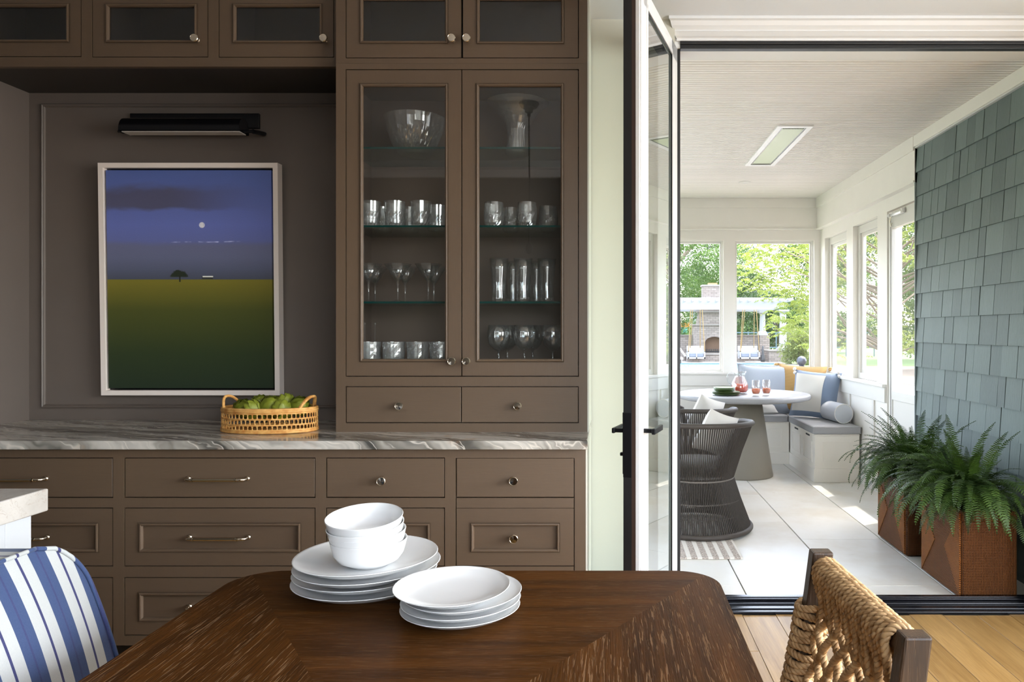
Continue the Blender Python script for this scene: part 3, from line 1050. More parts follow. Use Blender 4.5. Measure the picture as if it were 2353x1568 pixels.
# --- base cabinet units under the counter
zt_, zb_ = Z(1031, DB), Z(1484, DB)
rows = [(1052, 1145), (1167, 1302.5), (1327, 1461.5)]
units = [
    ('wide drawer base cabinet at the left edge, partly behind the kitchen island', -197, 272.5, [(-184, 260)], 'pull', (38,)),
    ('wide three-drawer base cabinet with bar pulls below the painting', 272.5, 737, [(285, 725)], 'pull', (501,)),
    ('narrow drawer base cabinet with a knob, behind the plate stacks', 737, 1034.5, [(749, 1022.5)], 'knob', (880.5,)),
    ('pull-out panel base cabinet at the right end beside the cream wall', 1034.5, 1347, [(1047, 1320.5)], 'tall', (1182,)),
]
for lab, xa, xb, cols_, typ, kx in units:
    xa_, xb_ = X(xa, DB), X(xb, DB)
    if typ == 'tall': xb_ = -0.0885
    u = thing('base_cabinet', ((xa_ + xb_) / 2, (DB + DN) / 2, 0), lab, 'cabinet', 'brown base cabinets under the marble counter')
    holes = []
    for c0, c1 in cols_:
        if typ == 'tall':
            holes.append((X(c0, DB), X(c1, DB), zb_ + 0.03, Z(1053, DB)))
        else:
            for r0, r1 in rows: holes.append((X(c0, DB), X(c1, DB), Z(r1, DB), Z(r0, DB)))
    face(MB(), (xa_, xb_, zb_, zt_), holes, DB, 0.022).build('face_frame', M['paint_v'], u)
    MB().box(xa_ + 0.001, xb_ - 0.001, DB + 0.023, DN, zb_, zt_).build('body', M['cab_inside'], u)
    MB().box(xa_, xb_, 2.86, 2.89, 0, zb_).build('toe_kick', M['black_wood'], u)
    if typ == 'tall': MB().box(xb_ + 0.0005, xb_ + 0.006, DB + 0.004, DN, 0, zt_).build('end_panel', M['cream_wall'], u)
    c0, c1 = cols_[0]
    for i, (r0, r1) in enumerate(rows):
        x0, x1, z0_, z1_ = X(c0, DB), X(c1, DB), Z(r1, DB), Z(r0, DB)
        pan = None
        if i > 0:
            ins = 32.5
            pan = (X(c0 + ins, DB), X(c1 - ins, DB), Z(r1 - 31, DB), Z(r0 + 33.5, DB))
        if typ == 'tall':
            # stacked fronts of one pull-out, fine joints between them
            fr_ = drawer(u, x0, x1, z0_ - (0.0 if i < 2 else 0), z1_, DB, pan, 'pull_out_front')
            if i < 2:
                MB().box(x0 + GAP, x1 - GAP, DB + 0.001, DB + 0.02, Z(rows[i + 1][0] + 1.0, DB), Z(r1 + 1.5, DB) + 0.002).build('rail', M['paint_h'], u)
        else:
            fr_ = drawer(u, x0, x1, z0_, z1_, DB, pan)
        zc = (z0_ + z1_) / 2
        if typ == 'pull':
            pull_mb(X(kx[0], DB), DB + (0.008 if i else 0.001), Z(1100, DB) if i == 0 else zc - 0.002, 0.236).build('pull', M['nickel'], fr_)
        else:
            dk = DB + (0.008 if i else 0.001)
            knob_mb(X(kx[0], DB), dk, Z(1103, DB) if i == 0 else zc - 0.002).build('knob', M['nickel'], fr_)

# --- marble counter
ct = MB().box(-2.66, -0.080, 2.70, DN, zt_, 0.912).build('countertop', M['marble'], None, 0.003, 2)
tag(ct, 'veined grey and white marble countertop on the brown base cabinets', 'countertop')
CTZ = 0.912

# --- hutch with glazed doors
hx0, hx1 = X(772, DH), -0.0885
hz0, hz1 = CTZ, Z(146, DH)
hz_floor, hz_top = 1.175, Z(166, DH)
hu = thing('display_hutch', ((hx0 + hx1) / 2, (DH + DN) / 2, CTZ), 'tall brown display hutch with two glazed doors standing on the marble counter', 'cabinet')
d1 = (X(794, DH), X(1061, DH), Z(866, DH), Z(159, DH))
d2 = (X(1061, DH), X(1330, DH), Z(866, DH), Z(159, DH))
w1_ = (X(794, DH), X(1059.8, DH), Z(973, DH), Z(888, DH))
w2_ = (X(1059.8, DH), X(1330, DH), Z(973, DH), Z(888, DH))
both = (d1[0], d2[1], d1[2], d1[3])
face(MB(), (hx0, hx1, hz0, hz1), [both, (w1_[0], w2_[1], w1_[2], w1_[3])], DH, 0.022).build('face_frame', M['paint_v'], hu)
MB().box(hx0, hx0 + 0.018, DH + 0.022, DN - 0.001, hz0, hz1).build('side_panel', M['cab_inside'], hu)
MB().box(hx1 - 0.018, hx1, DH + 0.022, DN - 0.001, hz0, hz1).build('side_panel', M['cab_inside'], hu)
MB().box(hx0 + 0.018, hx1 - 0.018, DN - 0.014, DN - 0.001, hz0, hz1).build('back_panel', M['cab_inside'], hu)
MB().box(hx0 + 0.018, hx1 - 0.018, DH + 0.022, DN - 0.014, hz_floor - 0.02, hz_floor).build('floor_panel', M['cab_inside'], hu)
MB().box(hx0 + 0.018, hx1 - 0.018, DH + 0.022, DN - 0.014, hz_top + 0.005, hz_top + 0.025).build('top_panel', M['cab_inside'], hu)
MB().box(hx0 + 0.02, hx1 - 0.02, DH + 0.024, DN - 0.014, w1_[2] - 0.01, w1_[3] + 0.01).build('drawer_box', M['cab_inside'], hu)
GLZ = [(834, 1022), (1101, 1288)]
for dd, (ga, gb), kpx in ((d1, GLZ[0], 1041), (d2, GLZ[1], 1074)):
    pan = (X(ga - 9, DH), X(gb + 9, DH), Z(834, DH), Z(190, DH))
    mb = MB()
    face(mb, (dd[0] + (GAP if dd is d1 else GAP * 0.6), dd[1] - (GAP * 0.6 if dd is d1 else GAP), dd[2] + GAP, dd[3] - GAP), [pan], DH + 0.001, 0.021)
    o = mb.build('glazed_door', M['paint_v'], hu)
    MB().frame(*pan, MOULD, DH + 0.001).build('moulding', M['paint_v'], o)
    quad_y(pan[0] + 0.004, pan[1] - 0.004, DH + 0.008, pan[2] + 0.004, pan[3] - 0.004).build('glass_pane', M['pane'], o)
    add_knob(o, kpx, 830, DH)
for ww, kpx in ((w1_, 921), (w2_, 1191)):
    o = drawer(hu, ww[0] - (0 if ww is w1_ else 0.0015), ww[1] + (0.0015 if ww is w1_ else 0), ww[2], ww[3], DH)
    add_knob(o, kpx, 932, DH)
SHZ = [Z(338, 2.99), Z(518, 2.99), Z(693, 2.99)]
for zz in SHZ:
    for xa, xb in ((hx0 + 0.02, d1[1] - 0.002), (d1[1] + 0.002, hx1 - 0.02)):
        s_ = MB().box(xa, xb, 2.992, DN - 0.016, zz - 0.008, zz).build('glass_shelf', M['shelf_glass'], hu)
        MB().box(xa, xb, 2.989, 2.992, zz - 0.008, zz).build('shelf_edge', M['shelf_edge'], s_)

MB().box(hx1 + 0.0005, hx1 + 0.006, DH + 0.004, DN, hz0, 2.94).build('end_panel', M['cream_wall'], hu)

# --- upper cabinets: pair above the hutch and single doors above the niche
def upper(lab, xa, xb, doors, d, zbot, knobs):
    u = thing('upper_cabinet', ((xa + xb) / 2, (d + DN) / 2, zbot), lab, 'cabinet', 'brown upper cabinets with dark glass doors')
    ztop = 2.94
    holes = [(min(q[0] for q in doors), max(q[1] for q in doors), doors[0][2], doors[0][3])]
    face(MB(), (xa, xb, zbot, ztop), holes, d, 0.022).build('face_frame', M['paint_h'], u)
    t = 0.016
    for x0_, x1_ in ((xa, xa + t), (xb - t, xb)): MB().box(x0_, x1_, d + 0.022, DN, zbot, ztop).build('side_panel', M['cab_shade'], u)
    MB().box(xa + t, xb - t, d + 0.022, DN - 0.014, zbot, zbot + t).build('floor_panel', M['cab_shade'], u)
    MB().box(xa + t, xb - t, DN - 0.014, DN, zbot, ztop).box(xa + t, xb - t, d + 0.022, DN - 0.014, ztop - t, ztop).build('back_panel', M['cab_shade'], u)
    for (x0, x1, z0_, z1_, gx0, gx1, gz0), kx in zip(doors, knobs):
        pan = (gx0, gx1, gz0, z1_ - 0.055)
        mb = MB()
        face(mb, (x0 + GAP, x1 - GAP, z0_ + GAP, z1_ - GAP), [pan], d + 0.001, 0.021)
        o = mb.build('glazed_door', M['paint_h'], u)
        MB().frame(*pan, MOULD, d + 0.001).build('moulding', M['paint_h'], o)
        quad_y(pan[0] + 0.004, pan[1] - 0.004, d + 0.008, pan[2] + 0.004, pan[3] - 0.004).build('glass_pane', M['pane'], o)
        if kx: add_knob(o, kx, 93, d)
    return u


zdt = 2.72
D_ = DH
upper('pair of glazed upper doors above the display hutch', hx0, hx1,
      [(X(794, D_), X(1061, D_), Z(134, D_), zdt, X(825, D_), X(1031, D_), Z(102, D_)), (X(1062, D_), X(1330, D_), Z(134, D_), zdt, X(1093, D_), X(1298, D_), Z(103, D_))],
      D_, Z(146, D_) + 0.0005, (1041, 1075))
D_ = DU
zub = Z(153, D_)
hxl = hx0 - 0.001
upper('glazed upper cabinet above the painting, nearest the hutch', X(490, D_), hxl, [(X(502, D_), X(770, D_) - 0.004, Z(132.5, D_), zdt, X(533, D_), X(742, D_), Z(101, D_))], D_, zub, (749,))
upper('glazed upper cabinet above the painting, second from the hutch', X(199, D_), X(490, D_), [(X(211, D_), X(478.5, D_), Z(132, D_), zdt, X(241, D_), X(454, D_), Z(100, D_))], D_, zub, (455,))
upper('glazed upper cabinet in the top left corner', X(-92, D_), X(199, D_), [(X(-80, D_), X(187, D_), Z(131, D_), zdt, X(-50, D_), X(160, D_), Z(99, D_))], D_, zub, (None,))

# --- niche between counter and uppers
nx0 = X(67, DN)
nk = struct('wall_niche', MB().box(nx0 - 0.02, hx0, DN, DN + 0.009, CTZ, zub + 0.02), M['niche_paint'], label='brown panelled back of the counter niche')
MB().frame(X(97, DN), hx0 + 0.02, Z(938, DN), Z(239, DN), [(0, 0), (0.001, -0.008), (0.006, -0.012), (0.010, -0.008), (0.013, -0.010), (0.016, -0.004), (0.017, 0)], DN).build('moulding', M['niche_paint'], nk)
struct('wall_niche_side', MB().box(nx0 - 0.02, nx0, 2.76, DN, CTZ, zub), M['niche_paint'], label='brown side panel at the left of the counter niche')

# ------------------------------------------------------------------ painting
def make_canvas(name, w, h):
    g = G(name)
    x, y, z = g.sep(g.tc())
    u = g.math('DIVIDE', x, w)                    # -0.5 .. 0.5
    v = g.math('DIVIDE', z, h)                    # 0 .. 1 upwards
    vec = g.comb(u, v, 0.0)
    nz = g.noise(g.map(vec, (1.2, 5.0, 1)), 2.2, 4, 0.55)
    grain = g.noise(g.map(vec, (1, 1, 1)), 260, 2)
    skyc = g.ramp(v, [(0.50, rgb(66, 72, 92)), (0.62, rgb(86, 92, 136)), (0.75, rgb(88, 98, 158)), (1.0, rgb(70, 86, 140))])
    wob = g.math('MULTIPLY_ADD', nz, 0.10, -0.05)
    vb = g.math('ADD', v, wob)
    cl = g.math('MULTIPLY', g.step(vb, 0.805, 0.84), g.step(vb, 0.945, 0.895))
    cl = g.math('MULTIPLY', cl, g.step(u, 0.55, -0.15))
    c = g.mix(g.math('MULTIPLY', cl, 0.85), skyc, rgb(70, 68, 84))
    vb2 = g.math('MULTIPLY_ADD', nz, 0.03, v)
    low = g.step(vb2, 0.695, 0.665)
    c = g.mix(g.math('MULTIPLY', low, 0.9), c, g.ramp(v, [(0.49, rgb(58, 62, 74)), (0.60, rgb(88, 92, 116)), (0.70, rgb(92, 93, 118))]))
    # moonlit cloud edge
    e = g.math('ABSOLUTE', g.math('SUBTRACT', vb2, 0.688))
    br = g.noise(g.map(vec, (14, 3, 1)), 1.0, 2)
    rim = g.math('MULTIPLY', g.math('MULTIPLY', g.step(e, 0.004, 0.0), g.step(g.math('ABSOLUTE', g.math('SUBTRACT', u, 0.09)), 0.26, 0.1)), g.step(br, 0.45, 0.6))
    c = g.mix(rim, c, rgb(196, 200, 228))
    # moon
    du = g.math('MULTIPLY', g.math('SUBTRACT', u, 0.0775), w / h)
    dv = g.math('SUBTRACT', v, 0.7495)
    r2 = g.math('SQRT', g.math('ADD', g.math('MULTIPLY', du, du), g.math('MULTIPLY', dv, dv)))
    c = g.mix(g.step(r2, 0.0145, 0.0115), c, g.mix(g.noise(vec, 60, 2), rgb(150, 150, 170), rgb(226, 224, 226)))
    # field
    fld = g.ramp(v, [(0.0, rgb(22, 36, 20)), (0.16, rgb(34, 46, 20)), (0.36, rgb(62, 66, 22)), (0.5, rgb(106, 98, 30))])
    c = g.mix(g.step(v, 0.502, 0.4985), c, fld)
    # barn and tree
    bx = g.math('MULTIPLY', g.math('LESS_THAN', g.math('ABSOLUTE', g.math('SUBTRACT', u, 0.107)), 0.033), g.math('LESS_THAN', g.math('ABSOLUTE', g.math('SUBTRACT', v, 0.508)), 0.006))
    c = g.mix(bx, c, rgb(44, 46, 44))
    rf = g.math('MULTIPLY', g.math('LESS_THAN', g.math('ABSOLUTE', g.math('SUBTRACT', u, 0.110)), 0.032), g.math('LESS_THAN', g.math('ABSOLUTE', g.math('SUBTRACT', v, 0.5135)), 0.0028))
    c = g.mix(rf, c, rgb(206, 208, 200))
    tu = g.math('DIVIDE', g.math('SUBTRACT', u, -0.0655), 0.052)
    tv = g.math('DIVIDE', g.math('SUBTRACT', v, 0.516), 0.029)
    tr_ = g.math('ADD', g.math('ADD', g.math('MULTIPLY', tu, tu), g.math('MULTIPLY', tv, tv)), g.math('MULTIPLY_ADD', g.noise(vec, 46, 4, 0.7), 1.6, -0.8))
    crown = g.math('MULTIPLY', g.step(tr_, 1.05, 0.75), g.step(v, 0.509, 0.514))
    c = g.mix(crown, c, rgb(30, 38, 26))
    tk = g.math('MULTIPLY', g.math('LESS_THAN', g.math('ABSOLUTE', g.math('SUBTRACT', u, -0.060)), 0.0042), g.math('LESS_THAN', g.math('ABSOLUTE', g.math('SUBTRACT', v, 0.503)), 0.014))
    c = g.mix(tk, c, rgb(28, 30, 20))
    c = g.mix(g.math('MULTIPLY', grain, 0.22), c, tuple(q * 0.6 for q in rgb(60, 60, 60)))
    sc_ = g.n('VectorMath', operation='SCALE'); g.put(sc_, 0, c); sc_.inputs['Scale'].default_value = 1.9
    return g.out(g.pr(sc_.outputs[0], 0.5))


pw, ph = 0.803, 1.041
pt = thing('painting', (X(437.5, 3.285), 3.285, Z(909, 3.285)), 'framed landscape painting of a moonlit field with one tree', 'painting')
pt.rotation_euler = (math.radians(1.2), 0, 0)
pfm = plain('pale_pink_frame', (0.96, 0.85, 0.77), 0.5)
MB().frame(-pw / 2, pw / 2, 0, ph, [(0.0, 0.045), (0.0, 0.0), (0.022, 0.0), (0.022, 0.028)], 0).build('frame', pfm, pt, local=True)
MB().box(-pw / 2 + 0.022, pw / 2 - 0.022, 0.030, 0.044, 0.022, ph - 0.022).build('backing', M['black_gloss'], pt, local=True)
cw, ch_ = pw - 0.064, ph - 0.064
cvs = MB().box(-cw / 2, cw / 2, 0.0, 0.024, 0, ch_).build('canvas', make_canvas('moonlit_field_canvas', cw, ch_), pt, local=True)
cvs.location = (0, 0.006, 0.032)

# ------------------------------------------------------------------ picture light
plx0, plx1 = X(302, 3.33), X(598, 3.33)
pl = thing('picture_light', ((plx0 + plx1) / 2, 3.334, Z(297, 3.33)), 'black metal picture light mounted above the painting', 'wall lamp')
MB().box(plx0, plx1, 3.318, 3.334, Z(297, 3.33), Z(262, 3.33)).build('back_plate', M['black_gloss'], pl, 0.003)
zs = Z(303, 3.24)
xa, xb = X(289, 3.24), X(562, 3.24)
arc = []
for k in range(15):
    a = -0.12 + k * (PI + 0.24) / 14
    arc.append((3.235 - 0.046 * math.cos(a), zs + 0.058 * math.sin(a)))
arc2 = [(3.235 + (p[0] - 3.235) * 0.93, zs + (p[1] - zs) * 0.93) for p in arc]
shd = MB()
n = len(arc)
vv = [(x_, p[0], p[1]) for x_ in (xa, xb) for p in arc] + [(x_, p[0], p[1]) for x_ in (xa + 0.003, xb - 0.003) for p in arc2]
ff = [(i, i + 1, n + i + 1, n + i) for i in range(n - 1)] + [(2 * n + i, 3 * n + i, 3 * n + i + 1, 2 * n + i + 1) for i in range(n - 1)]
shd.add(vv, ff, True)
shd.add(vv, [tuple(range(n - 1, -1, -1)), tuple(range(n, 2 * n))])
shd.build('shade', M['black_gloss'], pl)
MB().box(xa + 0.005, xb - 0.005, 3.205, 3.262, zs - 0.010, zs - 0.006).build('diffuser', plain('lamp_inside_cream', (0.6, 0.56, 0.5), 0.5), pl)
MB().lathe([(0, 0), (0.006, 0), (0.006, 0.012), (0.010, 0.018), (0.010, 0.026), (0.0, 0.03)], (xa - 0.03, 3.235, zs), 10, 'x').lathe([(0.007, 0), (0.007, 0.045)], (xb, 3.235, zs), 10, 'x').build('finial', M['black_metal'], pl)
MB().tube([(xb + 0.04, 3.235, zs), (xb + 0.048, 3.27, zs + 0.004), (xb + 0.05, 3.32, zs + 0.012)], 0.010, 10).build('arm', M['black_metal'], pl)

# ------------------------------------------------------------------ dining table
TZ = 0.75
tx0, tx1, ty1, ty0 = -0.862, 0.250, 1.735, -0.55
tcx, tcy = (tx0 + tx1) / 2, 0.60


def rrect(x0, x1, y0, y1, r, k=10):
    p = []
    for cx_, cy_, a0 in ((x1 - r, y1 - r, 0), (x0 + r, y1 - r, PI / 2), (x0 + r, y0 + r, PI), (x1 - r, y0 + r, 1.5 * PI)):
        for i in range(k + 1):
            a = a0 + (PI / 2) * i / k
            p.append((cx_ + r * math.cos(a), cy_ + r * math.sin(a)))
    return p


tb = thing('dining_table', (tcx, 0.6, 0), 'dark stained wooden dining table with rounded corners holding the plate stacks', 'table')
outl = rrect(tx0, tx1, ty0, ty1, 0.10)
core = MB()
nn = len(outl)
cen = lambda p, s: (tcx + (p[0] - tcx) * s, 0.6 + (p[1] - 0.6) * s)
core.prism([cen(p, 0.9965) for p in outl], 'z', TZ - 0.045, TZ - 0.004)
core.build('apron_edge', M['table_y'], tb, 0.004, 2)


# four veneer panels meeting on mitre lines that run from the corners to the middle


C_far, C_near = (tcx, 0.93), (tcx, 0.25)
q = len(outl)
# corner split vertices sit in the middle of each corner arc (indices k=5 of each 11-point arc)
ia, ib, ic, id_ = 5, 16, 27, 38       # right-far, left-far, left-near, right-near
pieces = {
    'far_panel': ([outl[i] for i in range(ia, ib + 1)] + [C_far], M['table_x']),
    'left_panel': ([outl[i] for i in range(ib, ic + 1)] + [C_near, C_far], M['table_y']),
    'near_panel': ([outl[i] for i in range(ic, id_ + 1)] + [C_near], M['table_x']),
    'right_panel': ([outl[i % q] for i in range(id_, q + ia + 1)] + [C_far, C_near], M['table_y']),
}
for nm, (poly, m) in pieces.items():
    b = MB()
    b.prism(poly, 'z', TZ - 0.012, TZ)
    b.build('veneer_panel', m, tb, 0.0007, 1)
MB().box(tcx - 0.25, tcx + 0.25, 0.2, 1.0, 0.05, TZ - 0.045).box(tcx - 0.38, tcx + 0.38, 0.0, 1.2, 0, 0.05).build('pedestal', M['table_y'], tb, 0.01)

# ------------------------------------------------------------------ plates and bowls
def wobble(a, amp, ph):
    return 1 + amp * math.cos(2 * a + ph) + amp * 0.5 * math.cos(3 * a + ph * 2)


def plate_mb(R, h, ph, amp=0.012):
    t = 0.0045
    outer = [(0.0, 0.004), (R * 0.50, 0.004), (R * 0.52, 0.0), (R * 0.56, 0.0), (R * 0.60, 0.005), (R * 0.78, h * 0.34), (R * 0.92, h * 0.72), (R * 0.985, h * 0.97)]
    rim = [(R, h), (R * 0.994, h + 0.0012)]
    inner = [(R * 0.975, h - 0.001), (R * 0.90, h * 0.76 + t * 0.6), (R * 0.76, h * 0.38 + t), (R * 0.58, 0.009 + t * 0.2), (R * 0.40, 0.0085), (0.0, 0.008)]
    return MB().lathe(outer + rim + inner, (0, 0, 0), 56, rmod=lambda a, k: wobble(a, amp, ph))


def bowl_mb(R, h, ph, amp=0.02):
    outer = [(0.0, 0.003), (R * 0.46, 0.003), (R * 0.48, 0.0), (R * 0.52, 0.0), (R * 0.60, 0.005), (R * 0.79, h * 0.22), (R * 0.91, h * 0.48), (R * 0.965, h * 0.78), (R * 0.995, h * 0.97)]
    rim = [(R, h), (R * 0.985, h + 0.001)]
    inner = [(R * 0.97, h * 0.97), (R * 0.935, h * 0.78), (R * 0.87, h * 0.50), (R * 0.745, h * 0.26), (R * 0.55, 0.012), (0.0, 0.008)]
    return MB().lathe(outer + rim + inner, (0, 0, 0), 56, rmod=lambda a, k: wobble(a, amp, ph))


def put(mb, name, m, loc, label, cat, group=None, rot=(0, 0, 0)):
    o = mb.build(name, m, None, local=True)
    o.location, o.rotation_euler = loc, rot
    return tag(o, label, cat, group)


G1 = 'white dinner plates stacked under the bowls'
px1, py1 = X(842, 1.615), 1.615
order = ['bottom', 'second from the bottom', 'third from the bottom', 'top']
for i in range(4):
    put(plate_mb(0.152 + (0.001, 0.0, 0.002, 0.0)[i], 0.026, 0.7 + i * 0.9), 'dinner_plate', M['porcelain'],
        (px1 + (-0.002, -0.002, 0.004, 0.0)[i], py1 + (0, 0.004, -0.002, 0.002)[i], TZ + 0.0005 + i * 0.0165),
        'large white porcelain plate, %s of the stack under the bowls' % order[i], 'plate', G1, (0, 0, i * 0.8))
zbw = TZ + 3 * 0.0165 + 0.0095
G2 = 'white bowls stacked on the dinner plates'
bx_, by_ = X(848, 1.60), 1.600
tilt = [(0, 0), (0.02, -0.05), (0.03, -0.10), (0.035, -0.115)]
dz = [0, 0.018, 0.033, 0.051]
dx = [0, 0.000, -0.003, -0.007]
for i in range(4):
    put(bowl_mb(0.0815, 0.056, 1.0 + i * 0.7, 0.014), 'bowl', M['porcelain'], (bx_ + dx[i], by_, zbw + dz[i]),
        'white porcelain bowl, %s of the bowl stack' % order[i], 'bowl', G2, (tilt[i][0], tilt[i][1], 0.4 * i))
G3 = 'small white plates stacked beside the bowls'
px2, py2 = X(1058, 1.462), 1.462
off = [(0, 0), (0.001, 0), (0.004, 0.002), (-0.016, -0.004)]
for i in range(4):
    put(plate_mb(0.117 if i < 3 else 0.1155, 0.021, 0.2 + i * 1.1), 'salad_plate', M['porcelain'], (px2 + off[i][0], py2 + off[i][1], TZ + 0.0005 + i * 0.0135),
        'small white porcelain plate, %s of the low stack right of the bowls' % order[i], 'plate', G3, (0, (0.0, 0.0, 0.0, -0.012)[i], i))

# ------------------------------------------------------------------ kitchen island corner
isl = thing('kitchen_island', (-2.1, 1.1, 0), 'white kitchen island corner with pale stone top behind the striped chair', 'island')
iz1 = Z(1122.5, 1.89)
MB().box(-2.9, X(112, 1.89), -0.3, 1.89, iz1 - 0.058, iz1).build('stone_top', M['island_stone'], isl, 0.004, 3)
xi = -1.478
MB().box(-2.86, xi, -0.26, 1.855, 0.0, iz1 - 0.058).build('body', M['island_paint'], isl)
MB().box(xi, xi + 0.012, 1.775, 1.855, 0.0, iz1 - 0.058).box(xi, xi + 0.012, -0.2, 1.775, iz1 - 0.15, iz1 - 0.058 - 0.0).build('frame_board', M['island_paint'], isl, 0.002)

# ------------------------------------------------------------------ striped chair, left
sc_ = thing('upholstered_chair', (-1.03, 1.27, 0), 'upholstered dining chair in blue and white stripes at the left of the table', 'chair')
sc_.rotation_euler = (0, 0, 0)
bm = bmesh.new()
# back slab: local y is along the chair width, x its thickness (front face at +x), leans backwards (towards -x) with height
ny, nz_, wy, hz, th = 44, 40, 0.60, 0.50, 0.14


def back_pt(u, v, w):
    """u -1..1 along y, v 0..1 up, w -1 (rear) .. 1 (front)"""
    rc = 0.10
    y_ = u * wy / 2
    z_ = 0.385 + v * hz
    # round the two upper corners
    over = max(0.0, v * hz - (hz - rc))
    lim = wy / 2 - (rc - math.sqrt(max(0, rc * rc - over * over)))
    y_ = max(-lim, min(lim, y_)) if over > 0 else y_
    y_ *= (0.93 + 0.07 * min(1, (1 - v) * 1.2))
    crown = 0.012 * (1 - u * u) * (1 - (2 * v - 1) ** 2)
    x_ = -0.0625 - 0.19 * v * v * 0.55 - 0.02 * v + w * (th / 2 + crown)
    return (x_, y_, z_)


v, f = [], []
for w in (1, -1):
    for j in range(nz_ + 1):
        for i in range(ny + 1): v.append(back_pt(-1 + 2 * i / ny, j / nz_, w))
N1 = (ny + 1) * (nz_ + 1)
idx = lambda i, j, s: s * N1 + j * (ny + 1) + i
for j in range(nz_):
    for i in range(ny):
        f.append((idx(i, j, 0), idx(i + 1, j, 0), idx(i + 1, j + 1, 0), idx(i, j + 1, 0)))
        f.append((idx(i, j, 1), idx(i, j + 1, 1), idx(i + 1, j + 1, 1), idx(i + 1, j, 1)))
rimi = [(0, j) for j in range(nz_ + 1)] + [(i, nz_) for i in range(1, ny + 1)] + [(ny, j) for j in range(nz_ - 1, -1, -1)]
for (a, b), (c, d) in zip(rimi[:-1], rimi[1:]): f.append((idx(a, b, 0), idx(c, d, 0), idx(c, d, 1), idx(a, b, 1)))
f.append(tuple(idx(i, 0, 0) for i in range(ny, -1, -1)) + tuple(idx(i, 0, 1) for i in range(ny + 1)))
bk = MB().add(v, f, True).build('backrest', M['stripes'], sc_, 0.012, 3, local=True)
bk.location = (0, 0.0, 0)
for w in (1, -1):
    pth = [Vector(back_pt(-1 + 2 * a / ny, b / nz_, w)) + Vector((0.003 * w, 0, 0)) for a, b in rimi]
    MB().tube(pth, 0.0045, 8).build('piping', M['stripes'], bk, local=True)
MB().box(-0.08, 0.42, -0.28, 0.28, 0.33, 0.46).build('seat', M['stripes'], sc_, 0.03, 4, local=True)
for lx in (-0.06, 0.37):
    for ly in (-0.25, 0.25): MB().box(lx - 0.02, lx + 0.02, ly - 0.02, ly + 0.02, 0, 0.335).build('leg', M['chair_wood'], sc_, local=True)

# ------------------------------------------------------------------ woven rope chair, right
wc = thing('woven_chair', (0.46, 1.43, 0), 'wooden chair with tan woven rope back at the right of the table', 'chair')


def bp(s, t, o=0.0):
    """s 0..1 far to near, t metres below the top, o offset towards the table"""
    lean = 0.115 * t + 0.16 * t * t
    return Vector((0.480 + 0.022 * s - lean - o, 1.655 - 0.452 * s, 0.822 - t))


PT = 0.046          # post size
for s in (0.0, 1.0):
    sg = 1 if s else -1
    pts = [bp(s, t) for t in (0, 0.1, 0.2, 0.3, 0.4, 0.5, 0.6, 0.7, 0.82)]
    v, f = [], []
    for p in pts:
        for ax, ay in ((-1, -1), (1, -1), (1, 1), (-1, 1)):
            v.append((p.x + ax * PT * 0.5, p.y + ay * PT * 0.42, p.z))
    for i in range(len(pts) - 1):
        for k in range(4): f.append((4 * i + k, 4 * (i + 1) + k, 4 * (i + 1) + (k + 1) % 4, 4 * i + (k + 1) % 4))
    f += [(0, 1, 2, 3)]
    MB().add(v, f).build('post', M['chair_wood'], wc, 0.004, 2)
a, b = bp(0.02, 0.034), bp(0.98, 0.034)
MB().tube([a, (a + b) / 2, b], 0.017, 8).build('top_rail', M['chair_wood'], wc)
b0 = MB()
R_ = 0.0088
nl = 23
# short braided loops close together over the top rail
for i in range(nl):
    s0 = 0.085 + 0.83 * (i + 0.5) / nl
    tl = 0.085 + 0.02 * ((i * 7) % 3)
    back = [bp(s0, t, -0.022) for t in (tl, 0.07)]
    loop = [bp(s0, 0.034) + Vector((math.cos(PI * k / 6) * 0.026, 0, math.sin(PI * k / 6) * 0.026)) for k in range(7)]
    path = back + loop + [bp(s0, 0.06, 0.018), bp(s0 + (0.012 if i % 2 else -0.012), tl, 0.006)]
    b0.rope(path, R_, 0.032, 5, 3)
# open lattice of single braids running down to both sides and turning back at the posts
nb = 12
for i in range(nb):
    s0 = 0.09 + 0.82 * (i + 0.5) / nb
    dirn = 1 if i % 2 else -1
    path = []
    for k in range(0, 19):
        t = 0.07 + k * 0.025
        sh = max(0.0, t - 0.09)
        per = 2.0 * 0.86
        m_ = (s0 + dirn * sh * 1.9 - 0.07) % per
        m_ = m_ if m_ < 0.86 else per - m_
        path.append(bp(0.07 + m_, t, 0.006 * math.sin(k * 1.2 + (0 if dirn > 0 else PI))))
    b0.rope(path, 0.0092, 0.03, 5, 3)
tag(b0.build('rope_lattice', M['abaca'], wc), kind='stuff')
for s in (0.0, 1.0):
    b1 = MB()
    t = 0.125 if s == 0 else 0.155
    while t < 0.50:
        c = bp(s, t)
        ring = [c + Vector((math.cos(a_) * 0.036, math.sin(a_) * 0.033, 0.004 * math.sin(a_ * 2 + t * 90))) for a_ in [2 * PI * k / 14 for k in range(15)]]
        b1.rope(ring, 0.0088, 0.03, 5, 3)
        t += 0.0172
    b1.build('rope_wrapping', M['abaca'], wc)
MB().box(0.02, 0.40, 1.24, 1.62, 0.42, 0.455).build('seat', M['abaca'], wc, 0.01)
for ly in (1.26, 1.60): MB().box(0.03, 0.07, ly - 0.02, ly + 0.02, 0, 0.42).build('leg', M['chair_wood'], wc)

